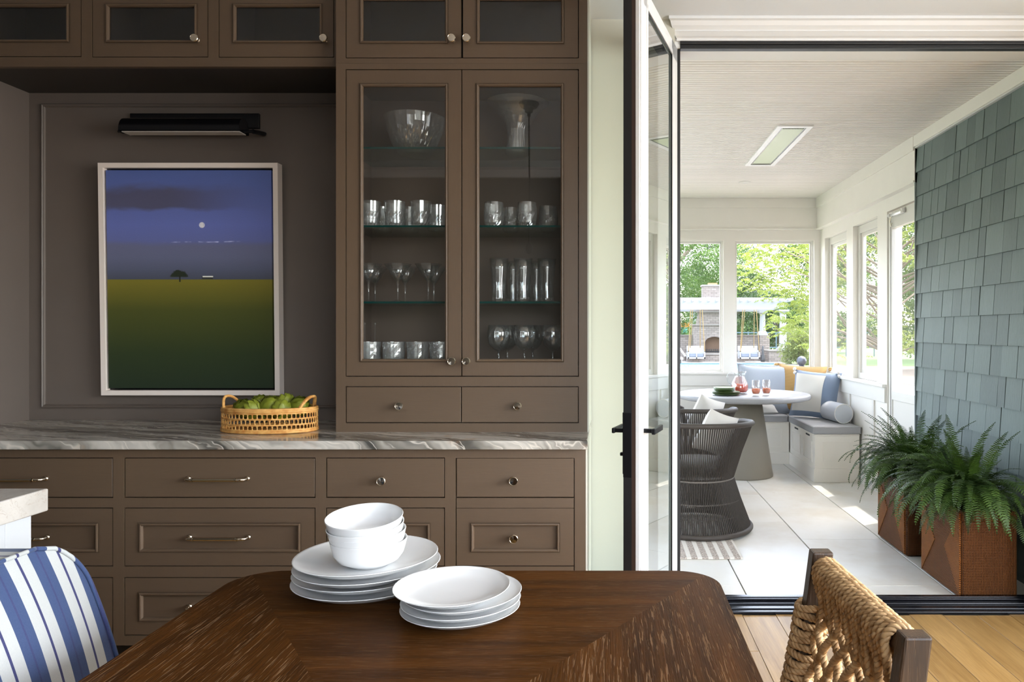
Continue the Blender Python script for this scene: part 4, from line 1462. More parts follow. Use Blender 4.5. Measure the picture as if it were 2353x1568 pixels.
# ------------------------------------------------------------------ chandelier above the table, seen mirrored in the hutch glass
chd = thing('pendant_lamp', (-0.574, 0.674, 1.86), 'black pendant lamp seen mirrored in the right hutch door', 'lamp')
MB().lathe([(0.0, 2.948), (0.07, 2.948), (0.074, 2.94), (0.06, 2.915), (0.03, 2.90), (0.028, 2.88), (0.012, 2.872), (0.012, 2.85), (0.0, 2.85)], (-0.574, 0.674, 0), 24).build('canopy', M['black_metal'], chd)
MB().tube([(-0.574, 0.674, 2.86), (-0.57, 0.674, 2.4), (-0.572, 0.674, 1.93)], 0.0055, 8).build('stem', M['black_metal'], chd)
MB().lathe([(0.0, 1.955), (0.012, 1.95), (0.024, 1.925), (0.026, 1.90), (0.016, 1.875), (0.0, 1.865)], (-0.572, 0.674, 0), 16).build('finial', M['black_metal'], chd)

# ------------------------------------------------------------------ basket of artichokes on the counter
bkx, bky = X(620.5, 2.985), 2.985
ba, bb_ = 0.192, 0.118
bs = thing('rattan_basket', (bkx, bky, CTZ), 'oval honey rattan basket of artichokes on the marble counter', 'basket')
bs.rotation_euler = (0, 0, -0.05)


def oval(z, k=1.0, n_=64, ph=0):
    return [Vector((ba * k * math.cos(2 * PI * i / n_ + ph), bb_ * k * math.sin(2 * PI * i / n_ + ph), z)) for i in range(n_)]


rg = MB()
for z, r, fl, k in ((0.006, 0.006, 1.0, 0.995), (0.0135, 0.0045, 1.0, 1.0), (0.0345, 0.0030, 1.1, 1.0), (0.0575, 0.0030, 1.1, 0.998), (0.0795, 0.0036, 1.0, 0.995), (0.087, 0.006, 1.0, 0.992), (0.0945, 0.0062, 1.0, 0.985)):
    rg.tube(oval(z, k), r, 6, closed=True, flat=fl)
rg.build('hoop', M['rattan'], bs, local=True)
wv = MB()
for lv_, (za, zb) in enumerate(((0.0125, 0.034), (0.034, 0.057), (0.057, 0.081))):
    nS = 62
    for i in range(nS):
        a0 = 2 * PI * (i + 0.5 * (lv_ % 2)) / nS
        for da in (-0.018, 0.018):
            pa, pb = a0 - da, a0 + da
            wv.tube([(ba * math.cos(pa) * 0.999, bb_ * math.sin(pa) * 0.999, za), (ba * math.cos(pb) * 0.999, bb_ * math.sin(pb) * 0.999, zb)], 0.0016, 4, caps=False)
wv.build('cane_weave', M['rattan'], bs, local=True)
MB().lathe([(0.0, 0.003), (ba * 0.97, 0.003), (ba * 0.97, 0.008), (0.0, 0.008)], (0, 0, 0), 40, squash=bb_ / ba).build('base', M['rattan'], bs, local=True)
for sgn in (-1, 1):
    for off_ in ((0.0,) if sgn < 0 else (0.0, 0.012)):
        h = MB()
        pth = []
        for k in range(13):
            u = -1 + 2 * k / 12
            a_ = (0 if sgn > 0 else PI) + u * 0.62
            lift = 0.048 * (1 - abs(u) ** 2.6)
            inn = 0.985 - 0.05 * (1 - abs(u) ** 2) - off_ * 2
            pth.append((ba * inn * math.cos(a_), bb_ * inn * math.sin(a_), 0.092 + lift))
        h.rope(pth, 0.0058, 0.02, 5, 3)
        h.build('handle', M['rattan'], bs, local=True)


def artichoke_mb(R, seed):
    """globe of overlapping pointed bracts"""
    rnd = random.Random(seed)
    b = MB()
    b.lathe([(0.0, -R * 0.9), (R * 0.5, -R * 0.75), (R * 0.8, -R * 0.2), (R * 0.74, R * 0.4), (R * 0.4, R * 0.9), (0, R * 1.05)], (0, 0, 0), 12)
    for ring, (el, cnt, ln) in enumerate(((-0.75, 7, 0.80), (-0.35, 9, 0.95), (0.02, 9, 0.95), (0.38, 8, 0.85), (0.72, 6, 0.7), (1.05, 4, 0.55))):
        for k in range(cnt):
            a = 2 * PI * (k + 0.5 * (ring % 2)) / cnt + rnd.uniform(-0.08, 0.08)
            wdt = R * 0.52 * math.cos(el * 0.75) * (1.1 if ring < 3 else 0.95)
            v = []
            for j in range(5):
                t = j / 4
                e2 = el - 0.25 + t * ln
                flare = R * (0.98 + 0.20 * t * t * (1.0 if el < 0.5 else 0.35))
                for i_, u in enumerate((-1, 0, 1)):
                    wj = wdt * (0.75, 1.0, 1.0, 0.8, 0.32)[j] * u * 0.62
                    aa = a + wj / (R * max(0.35, math.cos(e2)))
                    rr = flare * (1.0 if u == 0 else 0.95)
                    v.append((rr * math.cos(e2) * math.cos(aa), rr * math.cos(e2) * math.sin(aa), rr * math.sin(e2) * 1.02))
            f = []
            for j in range(4):
                for i_ in range(2): f.append((j * 3 + i_, j * 3 + i_ + 1, j * 3 + i_ + 4, j * 3 + i_ + 3))
            b.add(v, f, True)
    b.tube([(0, 0, -R * 0.8), (0.003, 0.002, -R * 1.5)], R * 0.2, 8)
    return b


arts = [(-0.105, -0.01, 0.066, 0.037, (1.2, 0.5, 0.3), 'leftmost artichoke in the basket, dark scaled globe'), (-0.055, 0.035, 0.074, 0.040, (0.3, -0.3, 0.8), 'artichoke at the back left of the basket'),
        (-0.052, -0.035, 0.064, 0.038, (-0.9, 0.6, 2.0), 'artichoke at the front left of the basket'), (0.006, -0.012, 0.072, 0.043, (0.9, 0.3, 1.0), 'large round artichoke at the centre of the basket'),
        (0.050, 0.032, 0.080, 0.040, (0.2, 0.5, 3.0), 'artichoke at the back right of the basket'), (0.062, -0.035, 0.064, 0.037, (0.8, -0.6, 4.0), 'artichoke at the front right, beside the double handle'),
        (0.112, 0.012, 0.072, 0.040, (0.7, 0.9, 0.4), 'rightmost artichoke in the basket, under the handle')]
for i, (ax, ay, az, R, rot, lab) in enumerate(arts):
    o = artichoke_mb(R, i).build('artichoke', M['artichoke'], None, local=True)
    o.location = (bkx + ax, bky + ay, CTZ + az + 0.024)
    o.rotation_euler = rot
    tag(o, lab, 'artichoke', 'artichokes in the rattan basket')

# ------------------------------------------------------------------ glassware in the hutch
def cut(nf, amp, k0, k1, diag=0.0):
    def fn(a, k):
        if k < k0 or k > k1: return 1.0
        return 1 - amp * abs(math.sin(nf * a / 2 + diag * k))
    return fn


def cut2(nf, amp, k0, k1):
    def fn(a, k):
        if k < k0 or k > k1: return 1.0
        return 1 - amp * abs(math.sin(nf * a / 2 + 1.1 * k)) - amp * abs(math.sin(nf * a / 2 - 1.1 * k))
    return fn


def proto(name, mb, m):
    me = mb.build(name, m, None, local=True)
    return me


GLASS = {}
h, R = 0.108, 0.0435
pf = [(0.0, 0.0), (R * 0.86, 0.0), (R * 0.9, 0.004)] + [(R * (0.9 + 0.10 * t), h * t) for t in (0.1, 0.2, 0.3, 0.4, 0.5, 0.6, 0.75, 0.9)] + [(R, h), (R - 0.003, h)] + [(R * 0.92 - 0.002, h * 0.5), (R * 0.86, 0.016), (0.0, 0.013)]
GLASS['tumbler'] = MB().lathe(pf, seg=36, smooth=False, rmod=cut2(18, 0.045, 3, 7))
h, R = 0.104, 0.043
pf = [(0.0, 0.0), (R * 0.72, 0.0), (R * 0.78, 0.004)] + [(R * x_, h * t) for t, x_ in ((0.08, 0.86), (0.16, 0.93), (0.26, 0.985), (0.38, 1.0), (0.5, 0.995), (0.62, 0.975), (0.8, 0.94))] + [(R * 0.9, h), (R * 0.9 - 0.003, h), (R * 0.93, h * 0.5), (R * 0.84, 0.018), (0.0, 0.014)]
GLASS['round_tumbler'] = MB().lathe(pf, seg=36, smooth=False, rmod=cut2(18, 0.045, 3, 7))
pf = [(0.0, 0.0), (0.031, 0.0), (0.031, 0.002), (0.012, 0.006), (0.0042, 0.012), (0.0036, 0.05), (0.005, 0.082), (0.012, 0.092), (0.056, 0.160), (0.0545, 0.160), (0.010, 0.0945), (0.0, 0.092)]
GLASS['martini'] = MB().lathe(pf, seg=28)
h = 0.183
pf = [(0.0, 0.0), (0.030, 0.0), (0.033, 0.004), (0.0325, 0.02), (0.0295, 0.055), (0.031, 0.09), (0.036, 0.14), (0.040, h), (0.038, h), (0.034, 0.14), (0.029, 0.09), (0.0275, 0.055), (0.029, 0.022), (0.0, 0.018)]
GLASS['pilsner'] = MB().lathe(pf, seg=20, smooth=True)
h, R = 0.098, 0.0475
pf = [(0.0, 0.0), (R * 0.8, 0.0), (R * 0.9, 0.006)] + [(R * (0.92 + 0.08 * t), h * t) for t in (0.15, 0.3, 0.45, 0.6, 0.75, 0.9)] + [(R, h), (R - 0.003, h), (R * 0.9, 0.016), (0.0, 0.012)]
rr_ = random.Random(9)
hm = {}
GLASS['hammered'] = MB().lathe(pf, seg=22, smooth=False, rmod=lambda a, k: 1 - (hm.setdefault((round(a, 3), k), rr_.uniform(0, 0.06)) if 3 <= k <= 8 else 0))
pf = [(0.0, 0.0), (0.036, 0.0), (0.036, 0.002), (0.012, 0.006), (0.0045, 0.014), (0.004, 0.05), (0.007, 0.058), (0.022, 0.066), (0.038, 0.085), (0.0465, 0.112), (0.047, 0.135), (0.0425, 0.168), (0.041, 0.168), (0.0452, 0.135), (0.0445, 0.112), (0.036, 0.087), (0.020, 0.070), (0.0, 0.064)]
GLASS['goblet'] = MB().lathe(pf, seg=28)

GZ = {'1': SHZ[0] + 0.0004, '2': SHZ[1] + 0.0004, '3': SHZ[2] + 0.0004, '0': hz_floor + 0.0004}
spec = [
    ('tumbler', 'cut_glass_tumbler', 'tumbler', '2', 'crystal', 'straight cut-glass tumblers on the second glass shelf',
     [(851, 3.06, 'straight cut-crystal tumbler at the left end of the upper tumbler row'), (907, 3.06, 'straight cut-crystal tumbler, second in the front row of the upper left shelf'),
      (967, 3.06, 'straight cut-crystal tumbler, third in the front row of the upper left shelf'), (880, 3.21, 'cut-crystal tumbler behind the gap of the first two tumblers'),
      (941, 3.21, 'cut-crystal tumbler behind the gap of the second and third tumblers'), (1003, 3.16, 'cut-crystal tumbler at the right end behind the left door')]),
    ('round_tumbler', 'rounded_tumbler', 'tumbler', '2', 'crystal', 'rounded cut-glass tumblers on the second glass shelf',
     [(1135, 3.06, 'rounded cut-crystal tumbler, leftmost behind the right door'), (1211, 3.06, 'rounded cut-crystal tumbler in front, centre of the right shelf'),
      (1174, 3.20, 'rounded cut-crystal tumbler standing behind the two front ones'), (1260, 3.16, 'rounded cut-crystal tumbler, rightmost behind the right door')]),
    ('martini', 'martini_glass', 'glass', '3', 'thin_glass', 'martini glasses on the third glass shelf',
     [(847, 3.07, 'front martini glass at the left edge of the left door'), (914, 3.07, 'front martini glass in the middle of the left door'), (984, 3.07, 'front martini glass on the right of the left door'),
      (862, 3.22, 'rear martini glass behind the left one'), (931, 3.22, 'rear martini glass behind the middle one'), (997, 3.22, 'rear martini glass behind the right one')]),
    ('pilsner', 'beer_glass', 'glass', '3', 'thin_glass', 'tall flared beer glasses on the third glass shelf',
     [(1147, 3.07, 'tall flared beer glass, leftmost in front'), (1202, 3.07, 'tall flared beer glass, middle in front'), (1256, 3.09, 'tall flared beer glass, rightmost in front'),
      (1178, 3.22, 'tall beer glass behind the left pair'), (1232, 3.22, 'tall beer glass behind the right pair')]),
    ('hammered', 'hammered_tumbler', 'tumbler', '0', 'crystal', 'hammered glass tumblers on the cabinet floor',
     [(850, 3.05, 'hammered glass tumbler, leftmost at the hutch bottom'), (905, 3.05, 'hammered glass tumbler, second at the hutch bottom'), (960, 3.05, 'hammered glass tumbler, third at the hutch bottom'),
      (1012, 3.05, 'hammered glass tumbler, rightmost at the hutch bottom')]),
    ('goblet', 'wine_goblet', 'glass', '0', 'thin_glass', 'round wine goblets on the cabinet floor',
     [(1146, 3.06, 'round wine goblet, leftmost in front at the hutch bottom'), (1205, 3.06, 'round wine goblet, middle in front at the hutch bottom'), (1270, 3.06, 'round wine goblet, rightmost in front at the hutch bottom'),
      (1166, 3.21, 'round wine goblet behind the left one'), (1224, 3.21, 'round wine goblet behind the middle one')]),
]
for key, name, cat, sh, m, grp, items in spec:
    first_o = None
    for px, d, lab in items:
        if first_o is None:
            o = first_o = GLASS[key].build(name, M[m], None, local=True)
        else:
            o = first_o.copy(); COL.objects.link(o)
        o.location = (X(px, d), d, GZ[sh])
        o.rotation_euler = (0, 0, random.uniform(0, 6))
        tag(o, lab, cat, grp)
# big crystal bowl
R, h = 0.127, 0.158
pf = [(0.0, 0.006), (0.04, 0.006), (0.05, 0.0), (0.066, 0.0), (0.075, 0.012), (0.088, 0.03), (0.098, 0.048), (0.106, 0.066), (0.1125, 0.084), (0.117, 0.1), (0.121, 0.12), (0.1245, 0.14), (R, h), (R - 0.005, h), (0.117, 0.12), (0.106, 0.084), (0.082, 0.036), (0.05, 0.018), (0.0, 0.014)]


def bowl_cut(a, k):
    if 4 <= k <= 8: return 1 - 0.035 * abs(math.sin(12 * a + 1.3 * k)) - 0.035 * abs(math.sin(12 * a - 1.3 * k))
    if 9 <= k <= 11: return 1 - 0.05 * abs(math.sin(8 * a)) ** 0.7
    if k == 12: return 1 + 0.008 * math.cos(24 * a)
    return 1


put(MB().lathe(pf, seg=96, smooth=False, rmod=bowl_cut), 'crystal_bowl', M['crystal'], (X(953, 3.13), 3.13, GZ['1']), 'large cut-crystal bowl on the top glass shelf', 'bowl')
pf = [(0.0, 0.0), (0.045, 0.0), (0.053, 0.005), (0.052, 0.02), (0.047, 0.045), (0.0435, 0.075), (0.045, 0.105), (0.05, 0.122), (0.053, 0.126), (0.05, 0.130), (0.066, 0.155), (0.095, 0.19), (0.118, 0.213), (0.133, 0.222), (0.13, 0.224), (0.09, 0.192), (0.06, 0.157), (0.046, 0.13), (0.041, 0.105), (0.0395, 0.075), (0.043, 0.045), (0.045, 0.02), (0.0, 0.014)]
put(MB().lathe(pf, seg=64, smooth=False, rmod=cut(32, 0.03, 3, 6)), 'flared_vase', M['crystal'], (X(1190, 3.13), 3.13, GZ['1']), 'flared crystal vase on the top glass shelf', 'vase')
for i, (px, lab) in enumerate(((839, 'thin glass stirrer at the very left of the hutch bottom'), (860, 'thin glass stirrer with round tip between the first hammered tumblers'))):
    st_ = MB().lathe([(0.0, 0), (0.0022, 0), (0.0022, 0.165), (0.0045, 0.169), (0.0045, 0.175), (0, 0.178)], seg=8)
    put(st_, 'glass_stirrer', M['thin_glass'], (X(px, 3.10), 3.105, GZ['0'] + 0.002), lab, 'stirrer', 'glass stirrers at the hutch bottom', (0.05, 0.03 * i, 0))

# ------------------------------------------------------------------ banquette benches
def raised_panel(b, axis, face_pos, a0, a1, z0, z1, sgn):
    """thin raised frame drawn on a vertical face; axis 'x': face at x=face_pos spanning y, 'y': face at y=face_pos spanning x"""
    w, t = 0.012, 0.005 * sgn
    for (p0, p1, q0, q1) in ((a0, a1, z0, z0 + w), (a0, a1, z1 - w, z1), (a0, a0 + w, z0 + w, z1 - w), (a1 - w, a1, z0 + w, z1 - w)):
        if axis == 'x': b.box(face_pos, face_pos + t, p0, p1, q0, q1)
        else: b.box(p0, p1, face_pos, face_pos + t, q0, q1)


b_r = thing('window_bench', (1.99, 6.95, 0), 'cream built-in bench along the right sunroom windows', 'bench', 'built-in corner benches')
MB().box(1.790, 2.177, 6.362, 7.60, 0.0, 0.412).build('body', M['bench_paint'], b_r)
MB().box(1.778, 2.177, 6.350, 7.60, 0.0, 0.118).build('plinth', M['bench_paint'], b_r, 0.003)
MB().box(1.782, 2.177, 6.354, 7.60, 0.400, 0.418).build('top_board', M['bench_paint'], b_r, 0.002)
ep = MB(); raised_panel(ep, 'y', 6.362, 1.862, 2.108, 0.175, 0.350, -1)
ep.build('end_panel', M['bench_paint'], b_r)
for a0, a1 in ((6.40, 6.78), (6.80, 7.18)):
    fp = MB(); raised_panel(fp, 'x', 1.790, a0 + 0.05, a1 - 0.05, 0.16, 0.345, -1)
    o = fp.build('front_panel', M['bench_paint'], b_r)
    MB().box(1.787, 1.7905, (a0 + a1) / 2 - 0.06, (a0 + a1) / 2 + 0.06, 0.378, 0.392).build('finger_slot', M['dark_iron'], o)
b_b = thing('window_bench', (0.9, 7.42, 0), 'cream built-in bench along the sunroom end wall behind the round table', 'bench', 'built-in corner benches')
MB().box(-0.3, 1.777, 7.232, 7.60, 0.0, 0.412).build('body', M['bench_paint'], b_b)
MB().box(-0.3, 1.777, 7.220, 7.60, 0.0, 0.118).build('plinth', M['bench_paint'], b_b, 0.003)
MB().box(-0.3, 1.777, 7.224, 7.60, 0.400, 0.418).build('top_board', M['bench_paint'], b_b, 0.002)
for a0, a1 in ((1.18, 1.76), (0.55, 1.15)):
    fp = MB(); raised_panel(fp, 'y', 7.232, a0 + 0.05, a1 - 0.05, 0.16, 0.345, -1)
    o = fp.build('front_panel', M['bench_paint'], b_b)
    MB().box((a0 + a1) / 2 - 0.06, (a0 + a1) / 2 + 0.06, 7.229, 7.2325, 0.378, 0.392).build('finger_slot', M['dark_iron'], o)


def seat_cushion(x0, x1, y0, y1, z0, z1, lab):
    o = MB().box(x0, x1, y0, y1, z0, z1).build('seat_cushion', M['grey_cushion'], None, 0.014, 3)
    tag(o, lab, 'cushion', 'grey bench cushions')
    L = Vector(((x0 + x1) / 2, (y0 + y1) / 2, z0))
    for z in (z0 + 0.008, z1 - 0.008):
        i = 0.002
        MB().tube([(x0 + i, y0 + i, z), (x1 - i, y0 + i, z), (x1 - i, y1 - i, z), (x0 + i, y1 - i, z)], 0.004, 6, closed=True).build('piping', M['grey_cushion'], o)
    return o


seat_cushion(1.765, 2.186, 6.338, 7.595, 0.4185, 0.486, 'long grey seat cushion on the bench under the right windows')
seat_cushion(-0.28, 1.758, 7.190, 7.595, 0.4185, 0.486, 'grey seat cushion on the end-wall bench behind the table')


def pillow_mb(w, h, t, n_=16, seed=0, pinch=0.07):
    rnd = np.random.default_rng(seed)
    ph = rnd.uniform(0, 6, 6)
    v, f = [], []
    for side in (1, -1):
        for j in range(n_ + 1):
            for i in range(n_ + 1):
                u, q = -1 + 2 * i / n_, -1 + 2 * j / n_
                x_ = w / 2 * u * (1 - pinch * (1 - q * q))
                z_ = h / 2 * q * (1 - pinch * (1 - u * u))
                e = max(0.0, (1 - u ** 4) * (1 - q ** 4)) ** 0.55
                wr = 1 + 0.10 * math.sin(3 * u + 2 * q + ph[0]) + 0.06 * math.sin(5 * q - 3 * u + ph[1])
                v.append((x_, side * (t / 2 * e * wr), z_))
    N_ = (n_ + 1) ** 2
    for s_ in (0, 1):
        for j in range(n_):
            for i in range(n_):
                a = s_ * N_ + j * (n_ + 1) + i
                q = (a, a + 1, a + n_ + 2, a + n_ + 1)
                f.append(q[::-1] if s_ == 0 else q)
    return MB().add(v, f, True)


def edge_loop(w, h, pinch=0.07, n_=16):
    p = []
    for i in range(n_): p.append((-1 + 2 * i / n_, -1))
    for i in range(n_): p.append((1, -1 + 2 * i / n_))
    for i in range(n_): p.append((1 - 2 * i / n_, 1))
    for i in range(n_): p.append((-1, 1 - 2 * i / n_))
    return [(w / 2 * u * (1 - pinch * (1 - q * q)), 0, h / 2 * q * (1 - pinch * (1 - u * u))) for u, q in p]


def throw_pillow(name, lab, w, h, t, loc, rot, m, pip=None, seed=0):
    o = pillow_mb(w, h, t, seed=seed).build(name, m, None, local=True)
    o.location, o.rotation_euler = loc, rot
    tag(o, lab, 'pillow', 'throw pillows on the corner bench')
    if pip: MB().tube(edge_loop(w, h), 0.0055, 6, closed=True).build('piping', pip, o, local=True)
    return o


def tassel(o, x_, z_, m, n_=3, r=0.016):
    b = MB()
    rnd = random.Random(int(abs(x_) * 1000))
    for k in range(n_):
        cx_, cz_ = x_ + rnd.uniform(-0.02, 0.02), z_ + rnd.uniform(-0.025, 0.02)
        b.lathe([(0, -r), (r * 0.7, -r * 0.75), (r, 0), (r * 0.7, r * 0.75), (0, r)], (cx_, rnd.uniform(-0.015, 0.015), cz_), 8, smooth=True)
    b.build('pompom', m, o, local=True)


zb = 0.486
throw_pillow('throw_pillow', 'pale blue pinstripe pillow behind the juice pitcher', 0.55, 0.50, 0.17, (1.575, 7.40, zb + 0.245), (-0.24, 0.03, 0.05), M['blue_pillow'], M['blue_pillow'], 1)
mp = throw_pillow('throw_pillow', 'mustard woven pillow with tassels in the bench corner', 0.50, 0.50, 0.15, (1.915, 7.36, zb + 0.245), (-0.22, 0.06, -0.42), M['mustard'], None, 2)
for cx_, cz_ in ((-0.27, 0.24), (0.27, 0.24), (0.28, 0.16)): tassel(mp, cx_, cz_, M['mustard'])
wp = throw_pillow('throw_pillow', 'white pillow with wide blue border beside the striped bolster', 0.46, 0.46, 0.16, (1.965, 6.98, zb + 0.222), (-0.25, 0.05, -0.62), M['blue_border'], None, 3)
# white centre panel, hugging the front of the pillow
v, f = [], []
n_ = 12
ph = np.random.default_rng(3).uniform(0, 6, 6)
for j in range(n_ + 1):
    for i in range(n_ + 1):
        u, q = -0.86 + 1.30 * i / n_, -0.80 + 1.64 * j / n_
        e = max(0.0, (1 - u ** 4) * (1 - q ** 4)) ** 0.55
        wr = 1 + 0.10 * math.sin(3 * u + 2 * q + ph[0]) + 0.06 * math.sin(5 * q - 3 * u + ph[1])
        v.append((0.23 * u * (1 - 0.07 * (1 - q * q)), -(0.08 * e * wr + 0.004), 0.23 * q * (1 - 0.07 * (1 - u * u))))
for j in range(n_):
    for i in range(n_): f.append((j * (n_ + 1) + i, j * (n_ + 1) + i + 1, (j + 1) * (n_ + 1) + i + 1, (j + 1) * (n_ + 1) + i))
MB().add(v, f, True).build('centre_panel', M['pillow_white'], wp, local=True)
for cx_, cz_ in ((-0.215, 0.215), (0.215, 0.215)): tassel(wp, cx_, cz_, M['white_piping'], 2, 0.018)
low = throw_pillow('throw_pillow', 'white pillow lying low on the end bench under the tabletop', 0.34, 0.22, 0.12, (1.50, 7.33, zb + 0.07), (-1.1, 0.0, 0.1), M['pillow_white'], None, 5)
for cx_ in (-0.16, 0.16): tassel(low, cx_, 0.0, M['white_piping'], 2, 0.02)
bol = thing('bolster', (2.075, 6.72, zb + 0.089), 'round grey and white striped bolster on the right bench', 'pillow')
bol.rotation_euler = (0, 0, 0.12)
R = 0.087
MB().lathe([(R * 0.96, -0.185), (R, -0.175), (R * 1.015, 0.0), (R, 0.175), (R * 0.96, 0.185)], (0, 0, 0), 32, 'y').build('cover', M['bolster_side'], bol, local=True)
for s_ in (-1, 1):
    MB().lathe([(0.0, s_ * 0.192), (R * 0.6, s_ * 0.191), (R * 0.97, s_ * 0.184)], (0, 0, 0), 32, 'y').build('end_disc', M['bolster'], bol, local=True)
    MB().tube([(R * 0.985 * math.cos(2 * PI * k / 32), s_ * 0.183, R * 0.985 * math.sin(2 * PI * k / 32)) for k in range(32)], 0.0045, 6, closed=True).build('piping', M['white_piping'], bol, local=True)

# ------------------------------------------------------------------ round table with refreshments
RTX, RTY, RTZ = X(1707.5, 6.69), 6.69, 0.745
rt = thing('round_table', (RTX, RTY, 0), 'round grey pedestal table in the sunroom', 'table')
MB().lathe([(0.0, RTZ - 0.045), (0.575, RTZ - 0.045), (0.596, RTZ - 0.038), (0.600, RTZ - 0.03), (0.600, RTZ - 0.008), (0.594, RTZ), (0.0, RTZ)], (RTX, RTY, 0), 72).build('tabletop', M['table_top'], rt)
MB().lathe([(0.0, 0.0), (0.266, 0.0), (0.268, 0.012), (0.165, RTZ - 0.046), (0.0, RTZ - 0.046)], (RTX, RTY, 0), 56).build('pedestal', M['table_concrete'], rt)


def on_table(px, d): return (X(px, d), d, RTZ + 0.0008)


gp = plain('green_glazed_plate', rgb(96, 116, 66), 0.3, var=0.2, scale=20)
gp2 = plain('pale_green_plate', rgb(170, 190, 150), 0.3)
cx_, cy_, cz_ = on_table(1668, 6.50)
for i in range(7):
    big = i < 3
    put(plate_mb(0.125 if big else 0.098, 0.014, i, 0.004), 'green_plate', gp if i not in (5, 6) else gp2, (cx_ + (0 if big else -0.012), cy_ + (0.0 if big else 0.01), cz_ + i * 0.0092),
        ('large green plate at the %s of the stack on the round table' % ('bottom', 'second layer', 'third layer')[i]) if big else
        ('small green plate, %s of the four on top of the green stack' % ('lowest', 'second', 'third', 'topmost')[i - 3]), 'plate', 'green plates on the round table')
juice = plain('orange_red_juice', (0.95, 0.06, 0.005), 0.2)
juice2 = plain('orange_juice', (1.0, 0.17, 0.01), 0.2)
pc = thing('juice_pitcher', on_table(1700, 6.70), 'glass pitcher of orange-red juice on the round table', 'pitcher')
MB().lathe([(0.0, 0.0), (0.055, 0.0), (0.066, 0.006), (0.078, 0.035), (0.079, 0.06), (0.07, 0.10), (0.048, 0.145), (0.042, 0.165), (0.050, 0.195), (0.053, 0.200), (0.0515, 0.2), (0.040, 0.165), (0.046, 0.145), (0.068, 0.10), (0.0765, 0.06), (0.075, 0.035), (0.06, 0.010), (0.0, 0.008)], (0, 0, 0), 36,
           rmod=lambda a, k: 1 + (0.22 * max(0, math.cos(a)) ** 12 if k in (8, 9, 10) else 0)).build('body', M['thin_glass'], pc, local=True)
MB().lathe([(0.0, 0.0095), (0.059, 0.0115), (0.073, 0.035), (0.0745, 0.06), (0.0705, 0.084), (0.0, 0.084)], (0, 0, 0), 36).build('juice', juice, pc, local=True)
MB().tube([(-0.046, 0, 0.176), (-0.07, 0, 0.19), (-0.10, 0, 0.18), (-0.115, 0, 0.15), (-0.108, 0, 0.11), (-0.085, 0, 0.08), (-0.074, 0, 0.085)], 0.0075, 10).build('handle', M['thin_glass'], pc, local=True)
for px, d, lab in ((1737, 6.45, 'juice glass nearer the pitcher on the round table'), (1761, 6.50, 'juice glass at the right on the round table')):
    o = thing('juice_glass', on_table(px, d), lab, 'glass', 'glasses of orange juice')
    MB().lathe([(0.0, 0.0), (0.028, 0.0), (0.030, 0.006), (0.037, 0.04), (0.038, 0.065), (0.033, 0.135), (0.0315, 0.135), (0.036, 0.065), (0.035, 0.04), (0.027, 0.016), (0.0, 0.014)], (0, 0, 0), 28).build('body', M['thin_glass'], o, local=True)
    MB().lathe([(0.0, 0.0155), (0.0265, 0.0175), (0.0345, 0.04), (0.0355, 0.062), (0.0, 0.063)], (0, 0, 0), 28).build('juice', juice2, o, local=True)

# ------------------------------------------------------------------ rope tub chairs and rug
def rope_chair(loc, rz, lab):
    o = thing('rope_chair', loc, lab, 'chair', 'taupe rope tub chairs')
    o.rotation_euler = (0, 0, rz)
    # local: back towards -y, open front towards +y
    A0 = 0.62                                       # half angle of the front opening

    def rim(a):
        """a measured from the back (-y), -pi..pi"""
        k = abs(a) / PI
        z_ = 0.712 - 0.05 * k ** 2 - 0.13 * max(0, (k - 0.72) / 0.28) ** 1.6
        r = 0.366 - 0.02 * max(0, k - 0.6)
        return Vector((r * math.sin(a), -r * math.cos(a), z_))

    def ring(r, z_, n_=64): return [Vector((r * math.sin(2 * PI * k / n_), -r * math.cos(2 * PI * k / n_), z_)) for k in range(n_)]

    fr = MB()
    am = PI - A0
    top = [rim(-am + 2 * am * k / 60) for k in range(61)]
    fl, fr_ = top[0], top[-1]
    ends = [Vector((-0.16, 0.30, 0.40)), Vector((-0.13, 0.285, 0.33))]
    fr.tube([ends[1], ends[0]] + top + [Vector((0.16, 0.30, 0.40)), Vector((0.13, 0.285, 0.33))], 0.017, 10)
    fr.tube(ring(0.356, 0.016), 0.017, 10, closed=True)
    fr.build('frame', M['rope_frame'], o, local=True)
    hp = MB()
    hp.tube(ring(0.242, 0.338), 0.007, 8, closed=True)
    hp.tube(ring(0.285, 0.20), 0.005, 8, closed=True)
    hp.tube(ring(0.315, 0.115), 0.004, 8, closed=True)
    hp.build('hoop', plain('pale_taupe_hoop', (0.16, 0.14, 0.12), 0.6) if 'hoopm' not in M else M['hoopm'], o, local=True)
    up, dn = MB(), MB()
    n_ = 150
    for k in range(n_):
        a = -PI + 2 * PI * k / n_
        w_ = Vector((0.242 * math.sin(a), -0.242 * math.cos(a), 0.338))
        if abs(a) < am:
            t_ = rim(a)
            up.tube([w_, w_.lerp(t_, 0.5) + Vector((w_.x, w_.y, 0)).normalized() * -0.006, t_], 0.0046, 4, caps=False)
        else:
            t_ = Vector((w_.x, w_.y + 0.02, 0.40))
            up.tube([w_, t_], 0.0034, 4, caps=False)
        b_ = Vector((0.356 * math.sin(a + 0.02), -0.356 * math.cos(a + 0.02), 0.018))
        m_ = Vector((0.287 * math.sin(a), -0.287 * math.cos(a), 0.20))
        dn.tube([w_, m_, b_], 0.0052, 4, caps=False)
    tag(up.build('upper_ropes', M['rope_brown'], o, local=True), kind='stuff')
    tag(dn.build('lower_ropes', M['rope_brown'], o, local=True), kind='stuff')
    MB().lathe([(0.0, 0.345), (0.235, 0.345), (0.25, 0.36), (0.25, 0.42), (0.235, 0.44), (0.0, 0.45)], (0, 0, 0), 40).build('seat', M['grey_cushion'], o, local=True)
    return o


